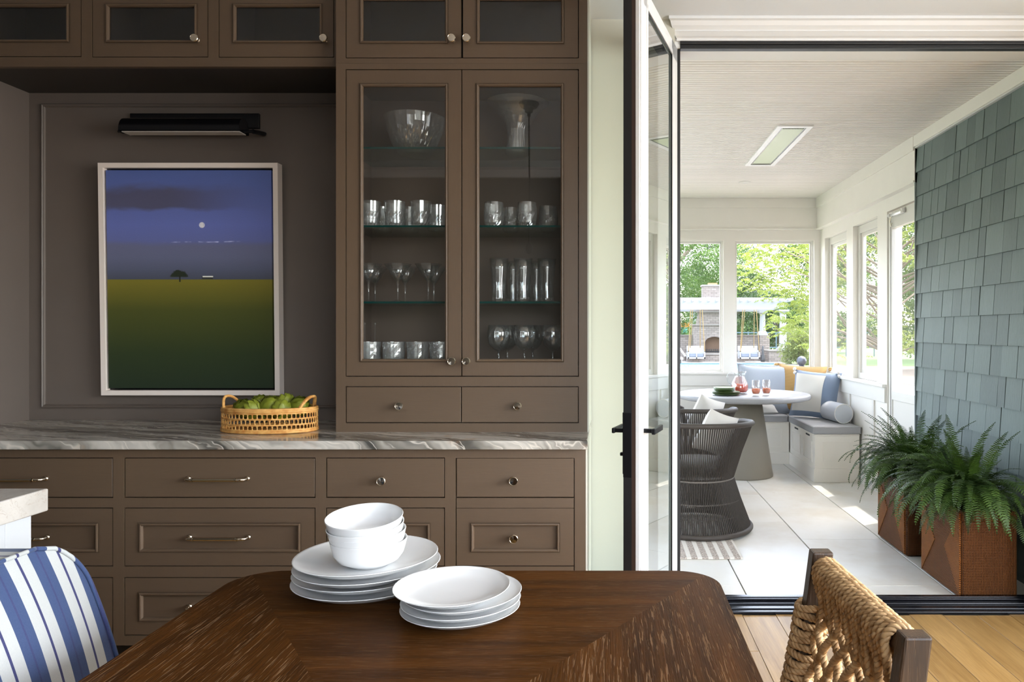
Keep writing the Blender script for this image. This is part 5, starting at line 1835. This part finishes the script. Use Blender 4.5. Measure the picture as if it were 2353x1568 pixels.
M['hoopm'] = plain('pale_taupe_hoop', (0.16, 0.14, 0.12), 0.6)
rope_chair((0.585, 4.895, 0.0125), -0.30, 'taupe rope tub chair standing on the small rug, nearest')
rope_chair((0.645, 5.86, 0.0015), -0.55, 'taupe rope tub chair tucked against the round table')
for nm, loc, rot, lab, sd_ in (('throw_pillow', (0.70, 4.82, 0.645), (0.36, 0.30, 0.70), 'white pillow leaning in the nearest rope chair', 11), ('throw_pillow', (0.76, 5.78, 0.655), (0.36, 0.30, 0.70), 'white pillow in the rope chair at the table', 12)):
    o = pillow_mb(0.29, 0.29, 0.12, seed=sd_).build(nm, M['pillow_white'], None, local=True)
    o.location, o.rotation_euler = loc, rot
    tag(o, lab, 'pillow')


def make_rug(name):
    g = G(name)
    x, y, z = g.sep(g.tc())
    st = g.step(g.math('SINE', g.math('MULTIPLY', x, 2 * PI / 0.062)), 0.05, 0.35)
    n1 = g.noise(g.map(g.tc(), (60, 60, 60)), 2.0, 2)
    wv_ = g.math('SINE', g.math('MULTIPLY', y, 2 * PI / 0.018))
    dk = g.ramp(n1, [(0.35, rgb(140, 128, 118)), (0.65, rgb(200, 188, 176))])
    c = g.mix(st, dk, rgb(222, 216, 206))
    h_ = g.math('ADD', g.math('MULTIPLY', wv_, 0.4), st)
    return g.out(g.pr(c, 0.95, 0, g.bump(h_, 0.6, 0.004)))


rug = MB().box(-0.75, 0.772, 4.212, 5.05, 0.0003, 0.011).build('rug', make_rug('striped_flatweave'), None, 0.004, 2)
tag(rug, 'small striped flatweave rug under the nearest rope chair', 'rug')

# ------------------------------------------------------------------ ceiling heater and speaker
hx_, hX = 1.122, 1.362
hy_, hY = 4.87, 6.04
ht = thing('ceiling_heater', ((hx_ + hX) / 2, (hy_ + hY) / 2, PZ - 0.006), 'long flush white-framed heater in the beadboard ceiling', 'heater')
fr = MB()
w_ = 0.036
fr.box(hx_, hX, hy_, hy_ + w_, PZ - 0.010, PZ + 0.003).box(hx_, hX, hY - w_, hY, PZ - 0.010, PZ + 0.003).box(hx_, hx_ + w_, hy_ + w_, hY - w_, PZ - 0.010, PZ + 0.003).box(hX - w_, hX, hy_ + w_, hY - w_, PZ - 0.010, PZ + 0.003)
fr.build('frame', plain('heater_white_enamel', (0.85, 0.85, 0.84), 0.3), ht)
fr = MB()
a_, b_ = 0.036, 0.046
for (x0, x1, y0, y1) in ((hx_ + a_, hX - a_, hy_ + a_, hy_ + b_), (hx_ + a_, hX - a_, hY - b_, hY - a_), (hx_ + a_, hx_ + b_, hy_ + b_, hY - b_), (hX - b_, hX - a_, hy_ + b_, hY - b_)):
    fr.box(x0, x1, y0, y1, PZ - 0.0065, PZ + 0.003)
fr.build('shadow_gap', M['black_gloss'], ht)
MB().box(hx_ + b_, hX - b_, hy_ + b_, hY - b_, PZ - 0.006, PZ + 0.003).build('glass_panel', plain('heater_glass_lawn_tint', (0.46, 0.54, 0.30), 0.32, 0.0), ht)  # green base colour stands in for the lawn mirrored in the panel
for ya in (hy_ + b_ + 0.006, hY - b_ - 0.03):
    for k in range(14):
        MB().box(hx_ + b_ + 0.006 + k * 0.0102, hx_ + b_ + 0.011 + k * 0.0102, ya, ya + 0.024, PZ - 0.0075, PZ - 0.006).build('louvre', M['dark_iron'], ht)
sp = MB().lathe([(0, PZ - 0.002), (0.05, PZ - 0.002), (0.055, PZ - 0.004), (0.058, PZ), (0.0, PZ)], (1.25, 6.75, 0), 28).build('ceiling_speaker', M['porch_trim'])
tag(sp, 'small round white speaker in the sunroom ceiling', 'speaker')

# ------------------------------------------------------------------ wicker planters and ferns
def planter(x0, x1, y0, y1, h_, lab):
    o = thing('wicker_planter', ((x0 + x1) / 2, (y0 + y1) / 2, 0), lab, 'planter', 'square brown wicker planters')
    MB().box(x0 + 0.008, x1, y0, y1, 0.002, h_ - 0.05).build('body', M['wicker_up'], o, 0.012, 3)
    rm = MB()
    t = 0.03
    rm.box(x0 + 0.008, x0 + t, y0, y1, h_ - 0.055, h_).box(x1 - t, x1, y0, y1, h_ - 0.055, h_).box(x0 + t, x1 - t, y0, y0 + t, h_ - 0.055, h_).box(x0 + t, x1 - t, y1 - t, y1, h_ - 0.055, h_)
    rm.build('rim', M['wicker_up'], o, 0.008, 2)
    MB().box(x0 + t, x1 - t, y0 + t, y1 - t, h_ - 0.06, h_ - 0.035).build('soil', M['soil'], o)
    # left face: hourglass of level weave between two slanted triangles, each a raised piece
    e = 0.012
    ym, zm = (y0 + y1) / 2, h_ / 2
    gap = (y1 - y0) * 0.12
    ya, yb, za, zb_2 = y0 + e, y1 - e, e, h_ - e
    hourglass = [(ya, za), (yb, za), (ym + gap, zm), (yb, zb_2), (ya, zb_2), (ym - gap, zm)]
    MB().prism(hourglass, 'x', x0 + 0.002, x0 + 0.010).build('hourglass_weave', M['wicker_flat'], o)
    MB().prism([(ya, za), (ym - gap, zm), (ya, zb_2)], 'x', x0 - 0.001, x0 + 0.010).build('triangle_weave', M['wicker_diag'], o)
    MB().prism([(yb, za), (yb, zb_2), (ym + gap, zm)], 'x', x0 - 0.001, x0 + 0.010).build('triangle_weave', M['wicker_diag'], o)
    return o


planter(1.716, 1.996, 3.572, 4.03, 0.437, 'brown wicker planter in front, next to the black sill')
planter(1.724, 2.10, 4.262, 4.70, 0.427, 'brown wicker planter behind, further from the sill')


def frond_mesh(L, arch, droop, curl, seed, pairs=42):
    """arched frond: stem along +x, leaflets both sides"""
    rnd = random.Random(seed)
    b = MB()
    pts, tan = [], []
    n_ = pairs
    ang0 = arch
    p = Vector((0, 0, 0))
    for i in range(n_ + 1):
        t = i / n_
        a = ang0 - droop * t ** 1.15
        d_ = Vector((math.cos(a), math.sin(curl * t) * 0.35, math.sin(a)))
        d_.normalize()
        pts.append(p.copy()); tan.append(d_)
        p = p + d_ * (L / n_)
    b.tube(pts[::3] + [pts[-1]], [0.0022 * (1 - 0.7 * i / 11) for i in range(len(pts[::3]) + 1)], 4, caps=False)
    for i in range(2, n_ + 1):
        t = i / n_
        ln = 0.044 * math.sin(PI * min(1, 0.12 + 0.88 * t) ** 0.75) ** 0.8 * (1 if t < 0.98 else 0.4) + 0.004
        T = tan[i]
        side = Vector((0, 0, 1)).cross(T)
        side = side.normalized() if side.length > 1e-3 else Vector((0, 1, 0))
        up = T.cross(side)
        wd = L / n_ * 0.62
        for sg in (-1, 1):
            dr = (side * sg + T * 0.35 - up * rnd.uniform(0.05, 0.35)).normalized()
            l2 = ln * rnd.uniform(0.85, 1.08)
            a0 = pts[i]
            q = [a0 - T * wd * 0.5, a0 + T * wd * 0.5, a0 + dr * l2 * 0.6 + T * wd * 0.55 + up * 0.003, a0 + dr * l2, a0 + dr * l2 * 0.6 - T * wd * 0.35 + up * 0.003]
            b.add(q, [(0, 1, 2, 4), (2, 3, 4)] if sg > 0 else [(4, 2, 1, 0), (4, 3, 2)])
    return b


FR = []
FSPEC = [(0.52, 1.40, 1.9, 0.3), (0.52, 1.20, 2.2, -0.4), (0.50, 1.05, 2.4, 0.5), (0.44, 0.85, 2.2, -0.2), (0.50, 1.5, 1.0, 0.2), (0.56, 1.10, 2.7, 0.1), (0.42, 0.6, 2.0, -0.5), (0.46, 1.3, 1.5, 0.6)]


def fern(loc, lab, seed, n_, limx):
    o = thing('potted_fern', loc, lab, 'fern', 'ferns in the wicker planters')
    rnd = random.Random(seed)
    for k in range(n_):
        i = rnd.randrange(len(FSPEC))
        if k < 8: i = rnd.choice((4, 0, 7, 0))
        if len(FR) <= i or FR[i] is None:
            while len(FR) <= i: FR.append(None)
            c = frond_mesh(*FSPEC[i], seed=i).build('frond', M['fern'], o, local=True)
            FR[i] = c
        else:
            c = FR[i].copy(); COL.objects.link(c)
            c.parent = o
        az = 2 * PI * k / n_ * 3.0 + rnd.uniform(-0.3, 0.3)
        rr = rnd.uniform(0.01, 0.15)
        sc_ = rnd.uniform(0.60, 1.0)
        if math.cos(az) > 0.45: sc_ *= limx
        c.location = (rr * math.cos(az) * 0.6, rr * math.sin(az), rnd.uniform(-0.02, 0.03))
        c.rotation_euler = (rnd.uniform(-0.25, 0.25), rnd.uniform(-0.2, 0.15), az)
        c.scale = (sc_, sc_, sc_)
    return o


fern((1.85, 3.80, 0.425), 'lush green fern spilling over the front wicker planter', 4, 280, 0.50)
fern((1.89, 4.48, 0.415), 'lush green fern in the rear wicker planter by the bench', 8, 270, 0.50)

# ------------------------------------------------------------------ garden beyond the windows
GZ0 = -0.35
struct('ground', MB().box(-60, 90, 3.6, 120, GZ0 - 0.3, GZ0 - 0.02), M['lawn'], label='green lawn around the pool terrace')
pat = MB().box(-26, 9.2, 8.6, 44, GZ0 - 0.02, GZ0).build('terrace', M['patio'])
tag(pat, 'pale stone terrace around the pool', 'terrace', kind='structure')
gr = MB().box(2.7, 30, 3.7, 8.55, GZ0 - 0.02, GZ0).box(9.25, 30, 8.55, 34, GZ0 - 0.02, GZ0).build('gravel_bed', M['gravel'])
tag(gr, 'brown gravel ground right of the sunroom', 'gravel', kind='structure')
pool = thing('swimming_pool', (1, 32.5, GZ0), 'long blue swimming pool set in the pale terrace', 'pool')
px0, px1 = X(1590, 36), X(1792, 36)
MB().box(-8, px1, 29.8, 36.2, GZ0, GZ0 + 0.012).build('coping', M['stone_cap'], pool)
MB().box(-7.7, px1 - 0.3, 30.1, 35.9, GZ0 + 0.012, GZ0 + 0.016).build('water', M['water'], pool)
MB().box(-7.7, px1 - 0.3, 35.9, 35.95, GZ0 + 0.012, GZ0 + 0.07).build('waterline_tile', M['pool_tile'], pool)

DG = 40.0
gx = lambda p, d=DG: X(p, d)
gz = lambda p, d=DG: Z(p, d)
# outdoor fireplace
fp = thing('outdoor_fireplace', (gx(1641.5), DG + 0.6, GZ0), 'tall pale stone outdoor fireplace under the white pergola', 'fireplace')
fw = MB()
xl, xr = gx(1595), gx(1688)
xc = (xl + xr) / 2
oh = gx(1663) - gx(1641.5)
zo0, zo1, zo2 = gz(812), gz(788), gz(774)
arch = [(xc + oh * math.cos(PI * k / 12), zo1 + (zo2 - zo1) * math.sin(PI * k / 12)) for k in range(13)]
yf = DG
ztp = gz(748)
# face around the arched opening
v = [(xl, yf, GZ0), (xl, yf, ztp), (xr, yf, ztp), (xr, yf, GZ0)]
fw.box(xl, xc - oh, yf, yf + 1.0, GZ0, ztp).box(xc + oh, xr, yf, yf + 1.0, GZ0, ztp).box(xc - oh, xc + oh, yf, yf + 1.0, GZ0, zo0)
for k in range(12):
    a, b = arch[k], arch[k + 1]
    fw.add([(a[0], yf, a[1]), (b[0], yf, b[1]), (b[0], yf, ztp), (a[0], yf, ztp), (a[0], yf + 0.9, a[1]), (b[0], yf + 0.9, b[1])], [(0, 1, 2, 3), (0, 4, 5, 1)])
fw.build('body', M['stone'], fp)
MB().box(xc - oh, xc + oh, yf + 0.55, yf + 0.9, zo0, zo2).build('firebox', M['firebrick'], fp)
gt = MB()
for k in range(9): gt.box(xc - oh * 0.8 + k * oh * 0.2 - 0.02, xc - oh * 0.8 + k * oh * 0.2 + 0.02, yf + 0.2, yf + 0.3, zo0, zo0 + 0.22)
gt.box(xc - oh * 0.9, xc + oh * 0.9, yf + 0.2, yf + 0.3, zo0 + 0.05, zo0 + 0.10).build('grate', M['dark_iron'], fp)
MB().box(xl - 0.12, xr + 0.12, yf - 0.15, yf + 1.05, ztp, gz(745)).box(xl - 0.5, xr + 0.5, yf - 0.75, yf, gz(815), gz(811)).build('ledge', M['stone_cap'], fp)
MB().box(xl - 0.45, xr + 0.45, yf - 0.7, yf, GZ0, gz(815)).build('hearth', M['stone'], fp)
v0 = (gx(1603), gx(1680))
v1 = (gx(1608), gx(1675))
zu0, zu1 = gz(745), gz(718)
MB().add([(v0[0], yf + 0.05, zu0), (v0[1], yf + 0.05, zu0), (v0[1], yf + 0.95, zu0), (v0[0], yf + 0.95, zu0), (v1[0], yf + 0.1, zu1), (v1[1], yf + 0.1, zu1), (v1[1], yf + 0.9, zu1), (v1[0], yf + 0.9, zu1)],
         [(0, 1, 5, 4), (1, 2, 6, 5), (2, 3, 7, 6), (3, 0, 4, 7), (4, 5, 6, 7)]).build('shoulder', M['stone'], fp)
MB().box(v1[0] - 0.1, v1[1] + 0.1, yf, yf + 1.0, zu1, gz(714)).build('upper_ledge', M['stone_cap'], fp)
MB().box(gx(1616), gx(1667), yf + 0.15, yf + 0.85, gz(714), gz(658)).build('chimney', M['stone'], fp)
MB().box(gx(1614), gx(1669), yf + 0.1, yf + 0.9, gz(658), gz(654)).build('chimney_cap', M['stone_cap'], fp)
MB().box(gx(1630), gx(1650), yf + 0.3, yf + 0.7, gz(654), gz(650)).build('chimney_pot', M['terracotta'], fp)

# stone garden wall with piers
sw = thing('garden_wall', (gx(1680), DG + 1.2, GZ0), 'low pale stone wall behind the hanging swings', 'wall')
MB().box(gx(1380), xl - 0.02, DG + 0.9, DG + 1.4, GZ0, gz(772)).box(xr + 0.02, gx(1752), DG + 0.9, DG + 1.4, GZ0, gz(772)).build('wall_body', M['stone'], sw)
MB().box(gx(1380), xl - 0.02, DG + 0.8, DG + 1.5, gz(772), gz(770)).box(xr + 0.02, gx(1752), DG + 0.8, DG + 1.5, gz(772), gz(770)).build('wall_cap', M['stone_cap'], sw)
MB().box(xr + 0.5, gx(1757), DG + 0.1, DG + 0.9, GZ0, gz(808)).box(gx(1380), xl - 0.5, DG + 0.1, DG + 0.9, GZ0, gz(808)).build('seat_ledge', M['stone'], sw)
MB().box(gx(1752), gx(1775), DG + 0.7, DG + 1.6, GZ0, gz(771)).build('pier', M['stone'], sw)
MB().box(gx(1756), gx(1803), DG - 1.2, DG + 0.6, GZ0, gz(806)).build('pier', M['stone'], sw)
MB().box(gx(1755), gx(1804), DG - 1.25, DG + 0.65, gz(806), gz(804)).build('pier_cap', M['stone_cap'], sw)

# pergola
pg = thing('pergola', (gx(1700), DG, GZ0), 'white wooden pergola with columns over the fireplace terrace', 'pergola')


def beam(name, xa, xb, ya, yb, za, zb, tail):
    """beam with an ogee-cut right end"""
    prof = [(xa, za), (xb - tail, za), (xb - tail * 0.62, za + (zb - za) * 0.22), (xb - tail * 0.40, za + (zb - za) * 0.55), (xb, za + (zb - za) * 0.78), (xb, zb), (xa, zb)]
    return MB().prism(prof, 'y', ya, yb).build(name, M['white_wood'], pg)


beam('front_beam', gx(1330), gx(1801), DG - 1.0, DG - 0.86, gz(713), gz(686), 1.0)
beam('rear_beam', gx(1330), gx(1830), DG + 1.2, DG + 1.34, gz(715), gz(699), 1.6)
for k in range(26):
    xr_ = gx(1350 + k * 18)
    MB().box(xr_, xr_ + 0.07, DG - 1.9, DG + 2.2, gz(696), gz(688)).build('rafter', M['white_wood'], pg)


def column(xc_, yc_, z0_, z1_, r):
    o = MB().lathe([(r * 1.0, z0_ + 0.22), (r * 0.98, z0_ + 0.6), (r * 0.84, z1_ - 0.2)], (xc_, yc_, 0), 20).build('column', M['white_wood'], pg)
    MB().box(xc_ - r * 1.5, xc_ + r * 1.5, yc_ - r * 1.5, yc_ + r * 1.5, z0_, z0_ + 0.10).lathe([(r * 1.45, z0_ + 0.10), (r * 1.4, z0_ + 0.17), (r * 1.05, z0_ + 0.24)], (xc_, yc_, 0), 20).build('column_base', M['white_wood'], o)
    MB().lathe([(r * 0.84, z1_ - 0.22), (r * 1.1, z1_ - 0.14), (r * 1.3, z1_ - 0.1)], (xc_, yc_, 0), 20).box(xc_ - r * 1.4, xc_ + r * 1.4, yc_ - r * 1.4, yc_ + r * 1.4, z1_ - 0.10, z1_).build('capital', M['white_wood'], o)


column(gx(1763), DG + 1.25, gz(771), gz(714), 0.17)
column(gx(1790), DG - 0.9, gz(804), gz(713), 0.20)


def swing(xa, xb, lab):
    o = thing('hanging_swing', ((xa + xb) / 2, DG - 1.4, gz(826)), lab, 'swing', 'white hanging swing benches')
    y0_, y1_ = DG - 1.75, DG - 1.05
    zs0, zs1 = gz(822), gz(815)
    MB().box(xa, xb, y0_, y1_, zs0, zs0 + 0.08).build('seat', M['white_wood'], o)
    bk_ = MB().box(xa, xb, y1_ - 0.06, y1_, zs0, gz(794))
    bk_.build('backrest', M['white_wood'], o)
    for x_ in (xa, xb - 0.06):
        MB().box(x_, x_ + 0.06, y0_, y1_, gz(806), gz(804)).box(x_, x_ + 0.06, y0_, y0_ + 0.06, zs0, gz(804)).build('arm', M['white_wood'], o)
    MB().box((xa + xb) / 2 - 0.03, (xa + xb) / 2 + 0.03, y0_, y0_ + 0.05, zs0, gz(807)).box(xa, xb, y0_, y0_ + 0.05, gz(807), gz(805.5)).build('front_rail', M['white_wood'], o)
    MB().box(xa + 0.08, xb - 0.08, y0_ + 0.06, y1_ - 0.1, zs0 + 0.08, zs1 + 0.12).build('cushion', M['swing_cushion'], o, 0.04)
    for x_, yy in ((xa + 0.03, y0_), (xa + 0.18, y1_), (xb - 0.18, y1_), (xb - 0.03, y0_)):
        MB().tube([(x_, yy, gz(806)), ((xa + xb) / 2 + (x_ - (xa + xb) / 2) * 0.72, (y0_ + y1_) / 2 - 0.25, gz(714))], 0.02, 6).build('rope', M['hemp'], o)
    return o


swing(gx(1573), gx(1611), 'white hanging swing bench left of the stone fireplace')
swing(gx(1687), gx(1731), 'white hanging swing bench right of the stone fireplace')
ut = MB().lathe([(0, gz(829)), (0.10, gz(829)), (0.14, gz(824)), (0.12, gz(818)), (0.06, gz(810)), (0.05, gz(795)), (0.0, gz(793))], (gx(1753, DG - 1.6), DG - 1.6, 0), 16).build('iron_chiminea', M['dark_iron'])
tag(ut, 'tall dark bottle-shaped iron ornament beside the stone pier', 'ornament')
gb = MB().lathe([(0.0, GZ0), (0.12, GZ0), (0.12, GZ0 + 0.05)] + [(0.235 * math.sin(a_), gz(830, 34) - 0.235 * math.cos(a_)) for a_ in [0.4 + k * (PI - 0.4) / 9 for k in range(10)]], (gx(1842, 34), 34, 0), 18).build('glazed_ball', M['globe'])
tag(gb, 'dark glazed garden ball on the terrace', 'ball')
ps = thing('play_tower', (gx(1572, 52), 52, GZ0), 'orange and teal climbing frame behind the garden wall', 'playset')
MB().box(gx(1566, 52), gx(1583, 52), 51.8, 52.6, gz(752, 52), gz(742, 52)).build('roof', M['play_orange'], ps)
MB().box(gx(1579, 52), gx(1582, 52), 51.9, 52.0, GZ0, gz(752, 52)).box(gx(1565, 52), gx(1567, 52), 51.9, 52.0, GZ0, gz(752, 52)).build('post', M['play_orange'], ps)
MB().lathe([(0, -0.28), (0.28, -0.2), (0.3, 0.2), (0.15, 0.3), (0, 0.3)], (gx(1571, 52), 52, gz(762, 52)), 14).build('slide', M['play_teal'], ps)
lg = thing('sun_lounger', (gx(1562, 37.5), 37.5, GZ0), 'white sun lounger by the pool at the left window edge', 'lounger')
MB().tube([(gx(1552, 37.5), 37.5, GZ0 + 0.85), (gx(1562, 37.5), 37.5, GZ0 + 0.75), (gx(1575, 37.5), 37.5, GZ0 + 0.35)], 0.05, 8).build('armrest', M['white_wood'], lg)
MB().box(gx(1535, 37.5), gx(1568, 37.5), 37.1, 37.9, GZ0 + 0.2, GZ0 + 0.3).box(gx(1540, 37.5), gx(1542, 37.5), 37.1, 37.9, GZ0, GZ0 + 0.2).box(gx(1564, 37.5), gx(1566, 37.5), 37.1, 37.9, GZ0, GZ0 + 0.2).build('seat', M['white_wood'], lg)
fc = thing('pool_fence', (10.5, 47, GZ0), 'blue-grey fence behind the olive bamboo', 'fence')
for k in range(14): MB().box(8.0 + k * 0.9, 8.06 + k * 0.9, 46.97, 47.03, GZ0, 1.25).build('post', M['fence'], fc)
for z_ in (0.2, 1.15): MB().box(8.0, 20.0, 46.98, 47.02, z_, z_ + 0.07).build('rail', M['fence'], fc)
hr = thing('distant_house', (14, 78, GZ0), 'grey roofed house glimpsed between the trees', 'house')
MB().prism([(8, 3.4), (20, 3.4), (17, 5.6), (11, 5.6)], 'y', 76, 82).build('roof', M['roof_far'], hr)
MB().box(8.6, 19.4, 76.5, 81.5, GZ0, 3.4).build('wall', M['white_wood'], hr)


# ------------------------------------------------------------------ trees and shrubs
def leaf_cloud(centers, radii, n_, size, seed, aspect=0.5, droop=0.0):
    rng = np.random.default_rng(seed)
    centers, radii = np.asarray(centers), np.asarray(radii)
    k = rng.integers(0, len(centers), n_)
    d = rng.normal(size=(n_, 3))
    d /= np.linalg.norm(d, axis=1, keepdims=True)
    r = rng.uniform(0.35, 1.0, (n_, 1)) ** 0.5
    P = centers[k] + d * r * radii[k]
    a = rng.normal(size=(n_, 3))
    a[:, 2] -= droop
    a /= np.linalg.norm(a, axis=1, keepdims=True)
    b = np.cross(a, rng.normal(size=(n_, 3)))
    b /= np.linalg.norm(b, axis=1, keepdims=True)
    s = size * rng.uniform(0.6, 1.3, (n_, 1))
    A, B = a * s, b * s * aspect
    V = np.stack([P, P + A * 0.5 + B * 0.5, P + A, P + A * 0.5 - B * 0.5], 1).reshape(-1, 3)
    return V, np.arange(4 * n_).reshape(-1, 4)


def tree(name, lab, loc, h_, crown_r, z_low, n_, size, m, seed, ncl=46, trunk_r=0.25, grp='garden trees beyond the pool'):
    rng = np.random.default_rng(seed)
    o = thing(name, loc, lab, 'tree', grp)
    cs, rs = [], []
    zc, hz_ = (h_ + z_low) / 2, (h_ - z_low) / 2
    for i in range(ncl):
        d = rng.normal(size=3)
        d /= np.linalg.norm(d)
        r = rng.uniform(0.45, 1.0)
        cs.append((d[0] * crown_r * r, d[1] * crown_r * r, zc + d[2] * hz_ * r))
        q = rng.uniform(0.20, 0.34) * crown_r
        rs.append((q, q, q * 0.62))
    V, Q = leaf_cloud(cs, rs, n_, size, seed + 1)
    mesh_np('crown', V, Q, m, o)
    tr = MB()
    tr.tube([(0, 0, 0), (0.1, 0, z_low * 0.6), (rng.uniform(-0.3, 0.3), 0, zc), (rng.uniform(-0.5, 0.5), 0, h_ * 0.85)], [trunk_r, trunk_r * 0.85, trunk_r * 0.55, trunk_r * 0.15], 10)
    for i in range(9):
        c = cs[rng.integers(0, ncl)]
        z_ = min(c[2] * 0.7, zc)
        tr.tube([(0.05, 0, z_), (c[0] * 0.5, c[1] * 0.5, (z_ + c[2]) / 2 + 0.2), c], [trunk_r * 0.36, trunk_r * 0.25, trunk_r * 0.08], 6, caps=False)
    tr.build('trunk', M['bark'], o, local=True)
    return o


TR = [
    ('leafy tree with a dark trunk behind the fireplace, leftmost', (4.6, 50, GZ0), 13, 4.8, -0.5, 22000, 'leaf_mid', 0.34),
    ('tall leafy tree directly behind the chimney', (8.9, 57, GZ0), 11.5, 4.0, 0.3, 18000, 'leaf_dark', 0.2),
    ('low leafy tree behind the pergola columns', (11.9, 52, GZ0), 4.9, 2.6, -0.3, 10000, 'leaf_dark', 0.16),
    ('big leafy tree behind the bamboo clump', (16.5, 56, GZ0), 13, 4.8, -0.4, 22000, 'leaf_mid', 0.3),
    ('dense tree further right behind the gravel bed', (18.0, 40, GZ0), 12, 4.4, -0.4, 17000, 'leaf_dark', 0.25),
    ('dense tree seen through the farthest right screen window', (14.5, 30, GZ0), 10, 3.5, -0.4, 15000, 'leaf_mid', 0.22),
    ('dense tree seen through the middle right screen window', (15.0, 22, GZ0), 9, 3.6, -0.4, 15000, 'leaf_mid', 0.22),
    ('dense tree seen through the screen door', (14.0, 14, GZ0), 8.5, 3.4, -0.4, 13000, 'leaf_dark', 0.22),
    ('leafy tree at the left beyond the pool', (-5.5, 52, GZ0), 13, 5.0, -0.4, 14000, 'leaf_mid', 0.3),
    ('wide leafy tree far behind the fireplace', (3.5, 66, GZ0), 14, 6.0, -1.0, 20000, 'leaf_dark', 0.3),
]
for i, (lab, loc, h_, cr, zl, n_, m, trr) in enumerate(TR):
    tree('garden_tree', lab, loc, h_, cr, zl, int(n_ * 1.7), 0.17, M[m], 100 + i * 7, trunk_r=trr)
# distant hedge of foliage under the crowns
hg = thing('tall_hedge', (6, 72, GZ0), 'dark hedge closing the far side of the garden', 'hedge')
cs = [(x_, 0, z_) for x_ in np.arange(-16, 22, 1.1) for z_ in (0.8, 2.0)]
V, Q = leaf_cloud(cs, [(0.9, 0.6, 0.8)] * len(cs), 15000, 0.3, 77)
mesh_np('foliage', V, Q, M['leaf_dark'], hg)
MB().box(-16, 22, -0.1, 0.1, 0, 0.9).build('stems', M['bark'], hg, local=True)
# bamboo clump
bmz = thing('bamboo_clump', (gx(1850, 36), 36.5, GZ0), 'olive green bamboo clump at the right of the end window', 'shrub')
cs = [(random.uniform(-0.9, 1.5), random.uniform(-0.6, 0.6), random.uniform(0.15, 1.75)) for _ in range(46)]
V, Q = leaf_cloud(cs, [(0.32, 0.32, 0.36)] * len(cs), 9000, 0.17, 31, 0.22, 0.4)
mesh_np('foliage', V, Q, M['leaf_bamboo'], bmz)
cn = MB()
for k in range(14): cn.tube([(random.uniform(-0.8, 1.3), random.uniform(-0.3, 0.3), 0), (random.uniform(-0.9, 1.5), random.uniform(-0.4, 0.4), 1.7)], 0.012, 5)
cn.build('canes', M['bark'], bmz, local=True)

# lime green honey locust with drooping sprays, close to the window
lc = thing('locust_tree', (5.6, 14.5, GZ0), 'lime green locust tree with drooping leaf sprays close to the end window', 'tree')
rng = np.random.default_rng(5)
tk = MB()
tk.tube([(0, 0, 0), (0.05, 0.1, 1.4), (-0.05, 0.1, 2.6), (-0.2, 0, 4.2)], [0.13, 0.11, 0.09, 0.04], 10)
Vs, Qs, nv = [], [], 0
DLc = 13.4
targets = []
for px, py in ((1705, 640), (1722, 615), (1745, 575), (1745, 640), (1765, 600), (1770, 560), (1785, 640), (1790, 590), (1800, 660), (1815, 560), (1812, 615), (1820, 670), (1838, 590), (1845, 640), (1850, 560), (1860, 610),
               (1835, 700), (1850, 690), (1862, 720), (1845, 735), (1860, 760), (1872, 690), (1878, 640), (1885, 580), (1890, 740), (1800, 745), (1790, 740), (1825, 740), (1782, 665), (1760, 655), (1730, 590), (1870, 800)):
    d = DLc + rng.uniform(-0.7, 0.7)
    targets.append((X(px, d) - 5.6, d - 14.5, Z(py, d) - GZ0))
for k in range(60):     # the rest of the crown, above and right of the window
    targets.append((rng.uniform(-2.8, 2.4), rng.uniform(-2.2, 2.2), rng.uniform(3.0, 4.8)))
for k in range(18):
    targets.append((rng.uniform(-0.9, 2.2), rng.uniform(-1.8, 1.6), rng.uniform(1.3, 3.0)))
for t in targets:
    t = np.array(t)
    st0 = np.array((0.0, 0.05, max(1.5, min(3.8, t[2] - 0.3))))
    if rng.uniform() < 0.5:
        st0[2] = max(1.2, st0[2] - rng.uniform(0.5, 1.3))
        q1 = st0 + (t - st0) * 0.35 + rng.normal(size=3) * 0.10 + np.array((0, 0, -0.05))
        q2 = st0 + (t - st0) * 0.7 + rng.normal(size=3) * 0.10 + np.array((0, 0, 0.06))
        tk.tube([tuple(st0), tuple(q1), tuple(q2), tuple(t)], [0.026, 0.019, 0.012, 0.004], 5, caps=False)
    for sp_ in range(15):
        base = t + rng.normal(size=3) * np.array((0.20, 0.20, 0.13))
        az = rng.uniform(0, 2 * PI)
        ln = rng.uniform(0.16, 0.30)
        nl_ = 13
        for j in range(nl_):
            u = j / nl_
            p = base + np.array((math.cos(az) * ln * u, math.sin(az) * ln * u, 0.05 * u - 0.26 * ln * 2.2 * u * u))
            side = np.array((-math.sin(az), math.cos(az), 0))
            for sg in (-1, 1):
                dr = side * sg * 0.8 + np.array((0, 0, -0.7)) + rng.normal(size=3) * 0.2
                dr /= np.linalg.norm(dr)
                w = np.cross(dr, rng.normal(size=3)); w /= np.linalg.norm(w)
                L_ = 0.062 * (1 - 0.4 * u)
                Vs += [p, p + dr * L_ * 0.5 + w * L_ * 0.2, p + dr * L_, p + dr * L_ * 0.5 - w * L_ * 0.2]
nq = len(Vs) // 4
mesh_np('crown', np.array(Vs), np.arange(4 * nq).reshape(-1, 4), M['leaf_lime'], lc)
tk.build('trunk', M['bark'], lc, local=True)
